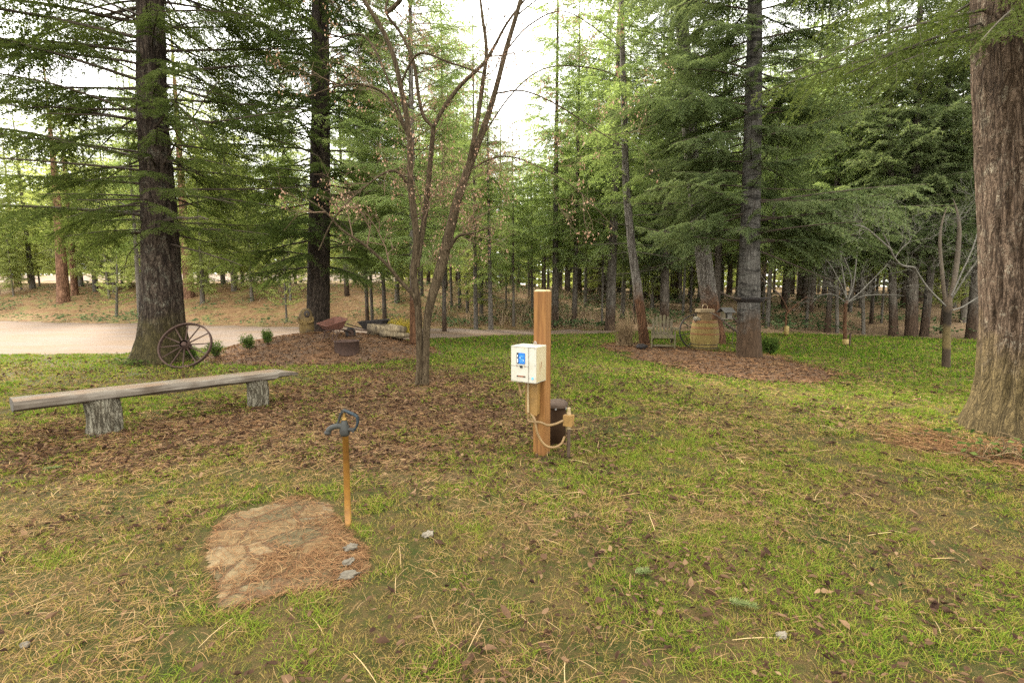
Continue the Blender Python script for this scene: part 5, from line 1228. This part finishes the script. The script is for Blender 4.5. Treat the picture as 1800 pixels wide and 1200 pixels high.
fy_ = -WC / 2 * .86
q = MB(); blob(q, (.05, fy_ + .02, HC * .80), (.075, .035, .10)); q.build('face', M_CARVDK, t, True)
q = MB(); blob(q, (.025, fy_ - .012, HC * .84), (.014, .01, .016)); blob(q, (.085, fy_ - .008, HC * .83), (.014, .01, .016)); q.build('eyes', M_BLACK, t, True)
q = MB(); blob(q, (.055, fy_ - .022, HC * .78), (.02, .03, .03)); q.build('beak', M_CARVED, t, True)
for sx in (-1, 1):
    q = MB(); q.tube(smooth_path([(sx * WC * .45, fy_ * .35, HC * .66), (sx * WC * .46, fy_ * .8, HC * .52), (sx * WC * .15, fy_ * 1.1, HC * .45)], 5), [.035] * 6 + [.03] * 5, 8); q.build('arm', M_CARVED, t, True)

# ------------------------------------------------------------------ wheelbarrows, log, fire ring
def barrow(loc, rz, label, mat, roll, pitch, seed, handles_up, stub=False):
    t = thing('wheelbarrow', label, 'wheelbarrow', loc, rz)
    L, W, H = .78, .56, .2; z0 = .34
    Vt = []
    rim = [(-.36, -.24), (.30, -.29), (.40, -.2), (.40, .2), (.30, .29), (-.36, .24)]; base = [(-.20, -.17), (.20, -.2), (.26, -.13), (.26, .13), (.20, .2), (-.20, .17)]
    V = [(x, y, z0 + .2 + (.05 if x > 0 else 0)) for x, y in rim] + [(x, y, z0) for x, y in base] + [(x * .97, y * .96, z0 + .197 + (.05 if x > 0 else 0)) for x, y in rim] + [(x * .97, y * .96, z0 + .012) for x, y in base]
    V = (np.array(V) - [0, 0, z0]) @ (rotm('Y', pitch) @ rotm('X', roll)).T + [0, 0, z0]
    f = [];
    for a in range(6):
        b_ = (a + 1) % 6; f += [[a, 6 + a, 6 + b_, b_], [12 + a, 12 + b_, 18 + b_, 18 + a], [a, b_, 12 + b_, 12 + a]]
    q = MB(); q.add(V, [np.array(f), np.array([[6, 7, 8, 9, 10, 11]])[:, ::-1], np.array([[18, 19, 20, 21, 22, 23]])]); tray = q.build('tray', mat, t)
    q = MB(); P = V[[0, 1, 2, 3, 4, 5, 0]]; q.tube(P, .011, 6); q.build('tray_rim', mat, tray)
    RT = rotm('X', roll * .3)
    for sy in (-1, 1):
        hz_ = .30 + handles_up
        P = smooth_path([(.62, sy * .05, .19), (.30, sy * .12, .30), (-.25, sy * .22, .33), (-.62, sy * .27, .36 + handles_up * .6), (-.80, sy * .27, .38 + handles_up)], 4)
        if stub: P = P[:11]
        q = MB(); q.tube(P, .0155, 8); q.build('handle', M_IRON, t, True)
        q = MB(); q.tube([(-.10, sy * .2, .33), (-.20, sy * .22, .0), (-.12, sy * .22, -.012), (.12, sy * .2, .33)], .013, 6); q.tube([(-.15, sy * .215, .16), (.05, sy * .205, .2)], .01, 5); q.build('leg', M_IRON, t)
    q = MB(); q.lathe([(.11, -.035), (.165, -.038), (.175, -.02), (.175, .02), (.165, .038), (.11, .035)], 24, (.62, 0, .175), rotm('X', R(90)), caps=False); w_ = q.build('wheel', M_IRONDK, t, True)
    q = MB(); q.lathe([(.115, -.01), (.115, .01)], 20, (.62, 0, .175), rotm('X', R(90))); q.lathe([(.02, -.07), (.02, .07)], 10, (.62, 0, .175), rotm('X', R(90))); q.build('wheel_hub', M_IRON, w_)
    return t
b = np.array([(584 - 900) / F * 11.5, 11.5, 0]); b[2] = float(top(b[0], b[1])); w1 = barrow(b, R(55), 'rusty red empty wheelbarrow tipped on the mulch mound by the carved figure', M_BARROW, R(8), R(-9), 1, -.14, True); w1.scale = (.8, .8, .8)
b = np.array([(650 - 900) / F * 12.6, 12.6, 0]); b[2] = float(top(b[0], b[1])) - .06; w2 = barrow(b + [0.02, .25, -.12], R(4), 'dark wheelbarrow with thin raised handles under the weathered log', M_IRONDK, 0, 0, 2, .10)
zz = np.linspace(0, 1, 24); g = np.random.default_rng(4)
t_loc = b + np.array([.22, .1, .22])
lg = trunk_mesh(np.stack([0 * zz, .03 * np.sin(zz * 6), zz * 1.0], -1), .17 * (1 - .55 * zz ** 2) * (1 + .1 * np.sin(zz * 11)), 26, .07, 0, 12, 4, 8, 10, 'weathered_log', M_ROTLOG)
lg.rotation_euler = (0, R(91), R(-5)); lg.location = tuple(t_loc + np.array([-.28, 0, .02])); tag(lg, 'jagged weathered hollow log resting across the dark wheelbarrow', 'log')
lg2 = trunk_mesh(np.stack([0 * zz, .03 * np.sin(zz * 5), zz * .8], -1), .12 * (1 - .6 * zz ** 2) * (1 + .12 * np.sin(zz * 9 + 2)), 22, .07, 0, 13, 4, 8, 10, 'weathered_log', M_ROTLOG)
lg2.rotation_euler = (0, R(96), R(12)); lg2.location = tuple(t_loc + np.array([.05, -.2, -.07])); tag(lg2, 'smaller dark tapering log lying in front of the hollow one', 'log')
b = np.array([(608 - 900) / F * 10.85, 10.85, 0]); b[2] = float(top(b[0], b[1]))
t = thing('fire_ring', 'low rusted iron fire ring sunk in the mulch in front of the red wheelbarrow', 'fire pit', b)
q = MB(); q.lathe([(.265, -.08), (.27, .22), (.285, .225), (.285, .235), (.255, .235), (.25, .01), (.001, .01)], 40, caps=False); q.build('ring', M_IRON, t, True)
q = MB(); g = np.random.default_rng(6)
for k in range(60):
    a = g.uniform(0, 6.28); r = .22 * math.sqrt(g.random()); q.box((r * math.cos(a), r * math.sin(a), .02 + .05 * g.random()), g.uniform(.02, .07, 3), rotm('Z', a) @ rotm('X', g.normal(0, .5)))
q.build('ashes', M_IRONDK, t)

# ------------------------------------------------------------------ garden chair
b = np.array([*flat(1166, 614), 0]); b[1] += .3; b[0] = (1166 - 900) / F * b[1]; b[2] = bedtop(b[0], b[1])
t = thing('adirondack_chair', 'weathered grey slatted garden chair on the mulch bed', 'chair', b, R(-14))
def slab(name, c, dd, rx=0, ry=0, rz=0, parent=t, mat=M_CHAIRW):
    q = MB(); q.box(c, dd, rotm('Z', rz) @ rotm('Y', ry) @ rotm('X', rx), bev=.005); return q.build(name, mat, parent)
for sx in (-1, 1):
    slab('leg', (sx * .30, -.30, .27), (.035, .10, .58)); slab('side_rail', (sx * .255, .06, .22), (.03, .86, .11), R(-17))
    slab('arm', (sx * .345, -.04, .575), (.14, .74, .026)); slab('arm_post', (sx * .27, .26, .33), (.035, .08, .50))
for k in range(5):
    slab('seat_slat', (0, -.30 + k * .095, .375 - k * .03), (.56, .085, .022), R(-17))
slab('apron', (0, -.335, .35), (.565, .024, .11))
slab('stretcher', (0, -.28, .06), (.60, .03, .06))
for k in range(6):
    x = (k - 2.5) * .094; ht = [.64, .72, .77, .77, .72, .64][k]
    q = MB(); q.box((0, 0, ht / 2), (.066, .02, ht), bev=.006, taper=1.08); q.lathe([(.0, -.01), (.034, -.01), (.034, .01), (0, .01)], 16, (0, 0, ht), rotm('X', R(90)))
    M4 = Matrix.Translation((x * .9, .17, .22)) @ Matrix.Rotation(R(-19), 4, 'X') @ Matrix.Rotation(R((k - 2.5) * 1.6), 4, 'Y')
    for v_ in range(len(q.v)): q.v[v_] = (np.array(M4)[:3, :3] @ q.v[v_].T).T + np.array(M4)[:3, 3]
    q.build('back_slat', M_CHAIRW, t)
t.scale = (1, 1, .87)
slab('back_rail', (0, .235, .40), (.56, .03, .07), R(-19)); slab('back_rail', (0, .37, .75), (.50, .028, .06), R(-19))

# ------------------------------------------------------------------ barrel with the bird house
b = np.array([*flat(1240, 617), 0]); b[1] += .33; b[0] = (1240 - 900) / F * b[1]; b[2] = bedtop(b[0], b[1])
HB = at(1240, 562, b[1])[2] - b[2]
t = thing('barrel', 'old oak half-mossy barrel with wide rusty hoops in the mulch bed', 'barrel', b)
RB = .365
prof = lambda u: RB * (1 - .13 * (2 * (u - .42)) ** 2)
n_ = 26 * 4; q = MB(); zz = np.linspace(-.02, HB, 20); th = np.arange(n_) / n_ * 2 * math.pi
gr = 1 - .02 * (np.arange(n_) % 4 == 0)
V = np.stack([prof(zz / HB)[:, None] * np.cos(th) * gr, prof(zz / HB)[:, None] * np.sin(th) * gr, np.repeat(zz[:, None], n_, 1)], -1).reshape(-1, 3)
k = np.arange(19)[:, None] * n_; i = np.arange(n_)[None]; j = (i + 1) % n_
q.add(V, [np.stack([k + i, k + j, k + n_ + j, k + n_ + i], -1).reshape(-1, 4)]); q.build('staves', M_BARREL, t)
q = MB(); q.lathe([(.001, HB - .025), (prof(1) - .008, HB - .025)], 40, caps=False); q.build('head', M_PALEWOOD, t)
for u0, u1, mm_ in ((.02, .05, M_IRONDK), (.145, .165, M_IRONDK), (.49, .55, M_HOOP), (.70, .775, M_HOOP), (.90, .985, M_HOOP)):
    q = MB(); q.lathe([(prof(u0) + .004, u0 * HB), (prof(u1) + .004, u1 * HB)], 48, caps=False); q.lathe([(prof(u0) - .001, u0 * HB), (prof(u0) + .004, u0 * HB)], 48, caps=False); q.lathe([(prof(u1) + .004, u1 * HB), (prof(u1) - .001, u1 * HB)], 48, caps=False); q.build('hoop', mm_, t, True)
zt = b[2] + HB - .02
t = thing('bird_house', 'small board birdhouse with a flat lid and a wire loop on the barrel top', 'birdhouse', (b[0] - .04, b[1] - .04, zt), R(6))
q = MB(); q.box((0, 0, .115), (.30, .24, .23), bev=.004); q.build('body', wood_mat('birdhouse_board', (0.07, 0.042, 0.018), (0.125, 0.08, 0.034), (0.18, 0.12, 0.055), 1.0, 'X'), t)
q = MB(); q.box((0, 0, .25), (.40, .32, .035), bev=.005); q.box((0, 0, .292), (.395, .3, .042), bev=.005); q.build('roof', M_PALEWOOD, t)
q = MB(); a = np.linspace(-.5, math.pi + .5, 14); q.tube(np.stack([.075 * np.cos(a), 0 * a, .36 + .075 * np.sin(a)], -1), .009, 6); q.build('wire_loop', M_FITTING, t, True)
def stone(name, label, loc, size, mat, seed, rz=0, cat='stone'):
    g = np.random.default_rng(seed); bm = _bm(); import bmesh
    bmesh.ops.create_icosphere(bm, subdivisions=4, radius=1); V = np.array([v.co[:] for v in bm.verts]); fs = _faces(bm); bm.free()
    V = V * (1 + .55 * (fbm(V[:, 0] * 2.0 + seed, V[:, 1] * 2.0 + V[:, 2] * 1.4, seed, 4)[:, None] * 2 - 1)) * np.array(size); q = MB(); q.add(V, fs); o = q.build(name, mat, None, True)
    o.location = tuple(map(float, loc)); o.rotation_euler = (0, 0, rz); return tag(o, label, cat)
stone('stone', 'small pale rock set on the barrel rim beside the birdhouse', (b[0] - .26, b[1] - .10, zt + .05), (.09, .07, .06), M_STONEG, 3)
o = thing('iron_wheel', 'old iron wheel rim standing half hidden behind the barrel', 'wheel', (b[0] - .0, b[1] + .42, b[2] - .02), 0, rot=(R(-12), 0, 0))
q = MB(); ring(q, .50, .03, .05, c=(0, 0, .42)); q.build('rim', M_IRONDK, o)
for k in range(8):
    a = k * math.pi / 4 + .2; q = MB(); q.tube([(.04 * math.cos(a), 0, .42 + .04 * math.sin(a)), (.49 * math.cos(a), 0, .42 + .49 * math.sin(a))], .012, 6); q.build('spoke', M_IRONDK, o)
p_ = np.array([*flat(1127, 615), 0]); p_[2] = bedtop(p_[0], p_[1])
stone('stone', 'dark flat-topped rock on the mulch in front of the garden chair', p_ + [0, 0, .04], (.14, .11, .08), M_IRONDK, 5)
# bird feeder on the fir, with its bare snag branches
Yf = 11.35; f0 = at(1276, 561, Yf)
t = thing('bird_feeder', 'small grey roofed bird feeder held on a snag of the ringed grey fir', 'bird feeder', f0, R(12))
q = MB(); q.box((0, 0, .015), (.24, .2, .03), bev=.004); q.build('tray', M_GREYWOOD, t)
q = MB(); q.box((.045, 0, .105), (.12, .15, .15), bev=.003); q.build('hopper', flat_mat('feeder_pale', (0.09, 0.083, 0.066), .7, .2), t)
q = MB(); q.box((-.085, 0, .105), (.02, .17, .15)); q.build('side_panel', M_CHAIRW, t)
q = MB()
for sy in (-1, 1): q.box((0, sy * .075, .215), (.30, .19, .016), rotm('X', sy * R(-36)), bev=.003)
q.build('roof', flat_mat('feeder_roof', (0.05, 0.047, 0.04), .8, .3), t)
Yt = 11.5
b = np.array([*flat(1298, 600), 0])
t = thing('dead_branch', 'bare diagonal branch propped between the barrel and the ringed grey fir', 'branch', at(1294, 582, 11.25))
P = smooth_path([at(1296, 583, 11.3), at(1278, 570, 11.25), at(1262, 556, 11.4), at(1248, 549, 11.7)], 5) - np.array(t.location); q = MB(); q.tube(P, np.linspace(.032, .014, len(P)), 8)
P = smooth_path([at(1297, 566, 11.35), at(1290, 560, 11.32), at(1284, 551, 11.33)], 4) - np.array(t.location); q.tube(P, np.linspace(.028, .016, len(P)), 8); q.build('snag', M_LIMB, t, True)
P = smooth_path([at(1288, 576, 11.3), at(1289, 590, 11.3), at(1287, 602, 11.3), at(1290, 612, 11.3)], 4) - np.array(t.location); q = MB(); q.tube(P, .008, 5); q.build('hanging_vine', M_LIMB, t)
q = MB(); g = np.random.default_rng(12)
b = at(1317, 527, 11.5)
t = thing('ledge_platform', 'dark flat ledge of bark and twigs fixed round the ringed grey fir', 'ledge', b)
q.lathe([(.27, -.05), (.31, -.01), (.33, .02), (.32, .035), (.25, .035)], 20, caps=False)
for k in range(16):
    a = g.uniform(0, 6.28); q.box((.32 * math.cos(a), .32 * math.sin(a), .03 + .03 * g.random()), (.3, .03, .018), rotm('Z', a + g.normal(1.3, .3)))
q.build('bark_ledge', M_IRONDK, t)
q = MB(); P = smooth_path([(-.25, -.15, .02), (-.45, -.2, .05), (-.62, -.2, .10), (-.80, -.15, .22)], 4); q.tube(P, np.linspace(.03, .012, len(P)), 6)
q.tube(smooth_path([(.2, -.2, .03), (.36, -.22, .06), (.5, -.2, .10)], 4), np.linspace(.02, .009, 9), 6); q.build('twig', M_LIMB, t)
# stake by the white tree
b = np.array([*flat(1493, 609), 0]); b[2] = float(hgt(b[0], b[1]))
o = MB().tube([(0, 0, -.1), (.006, 0, .38)], .022, 8).build('stake', M_IRON); o.location = tuple(map(float, b)); tag(o, 'short rusty stake driven in beside the white bare tree', 'stake')

# ------------------------------------------------------------------ small things on the lawn
def sprig(px, py, L, rz, label, seed, mat):
    b = gp(px, py); g = np.random.default_rng(seed); T = []; nn = 420
    t = thing('fir_sprig', label, 'sprig', b + [0, 0, .022], rz)
    q = MB(); P = np.array([[x, .012 * math.sin(x * 30), .008] for x in np.linspace(-L / 2, L / 2, 8)]); q.tube(P, .0022, 5); q.build('stem', M_LIMB_TAN, t)
    x = g.uniform(-L / 2, L / 2, nn); side = g.choice([-1, 1], nn); base = np.stack([x, 0 * x, np.full(nn, .008)], -1)
    d = np.stack([g.uniform(.1, .7, nn), side * g.uniform(.3, 1, nn), g.uniform(-.1, .8, nn)], -1); d /= np.linalg.norm(d, axis=1)[:, None]
    wv = np.cross(d, g.normal(0, 1, (nn, 3))); wv /= np.linalg.norm(wv, axis=1)[:, None]; l = g.uniform(.022, .036, nn)[:, None]
    mesh_tris('needles', np.stack([base - wv * .0014, base + wv * .0014, base + d * l], 1), mat, t, g.random(nn))
M_SPRIG = var_mat('pale_green_needles', [(0, (0.08, 0.12, 0.035)), (1, (0.28, 0.31, 0.13))], .2)
sprig(1304, 1072, .12, R(-22), 'pale green fallen fir sprig near the white shell-like stone', 401, M_SPRIG)
sprig(92, 829, .13, R(25), 'dull green fallen fir sprig below the near end of the bench', 402, M_SPRIG)
sprig(1128, 1016, .08, R(10), 'tiny pale sprig lying in the straw between the post and the larger sprig', 403, M_SPRIG)
def lie(px, py): return gp(px, py)
stone('stone', 'pale ribbed stone lying in the grass just beyond the bright fallen sprig', lie(1374, 1122) + [0, 0, .014], (.026, .021, .014), M_STONEG, 11, .5)
stone('stone', 'tiny white pebble alone in the grass on the bench side', lie(45, 1138) + [0, 0, .014], (.020, .013, .012), M_PEBBLE, 12, .3)
stone('stone', 'white stone on the edge of the flagstone pad', lie(612, 1019) + [0, 0, .02], (.055, .026, .02), M_PEBBLE, 13, .4)
stone('stone', 'pale rounded stone on the pad closest to the hydrant', lie(617, 971) + [0, 0, .03], (.04, .03, .02), M_PEBBLE, 14, .2)
stone('stone', 'pale chipped stone flush with the pad, next to the rounded one', lie(612, 997) + [0, 0, .027], (.035, .025, .018), M_PEBBLE, 15, .9)
stone('stone', 'grey stone half sunk in the lawn beside the hydrant', lie(752, 944) + [0, 0, .015], (.035, .03, .022), M_STONEG, 16, .9)
# distant picnic table
b = gp(42, 491); t = thing('picnic_table', 'distant pale picnic table past the far strip of road', 'table', b, R(12))
q = MB(); q.box((0, 0, .74), (1.8, .75, .05)); q.build('table_top', M_PALEWOOD, t)
for sy in (-1, 1):
    q = MB(); q.box((0, sy * .7, .44), (1.8, .26, .05)); q.build('bench_seat', M_PALEWOOD, t)
for sx in (-.65, .65):
    q = MB()
    for sy in (-1, 1): q.box((sx, sy * .36, .37), (.06, .08, .82), rotm('X', sy * R(24)))
    q.box((sx + .06, 0, .42), (.04, 1.5, .08)); q.build('leg_frame', M_PALEWOOD, t)
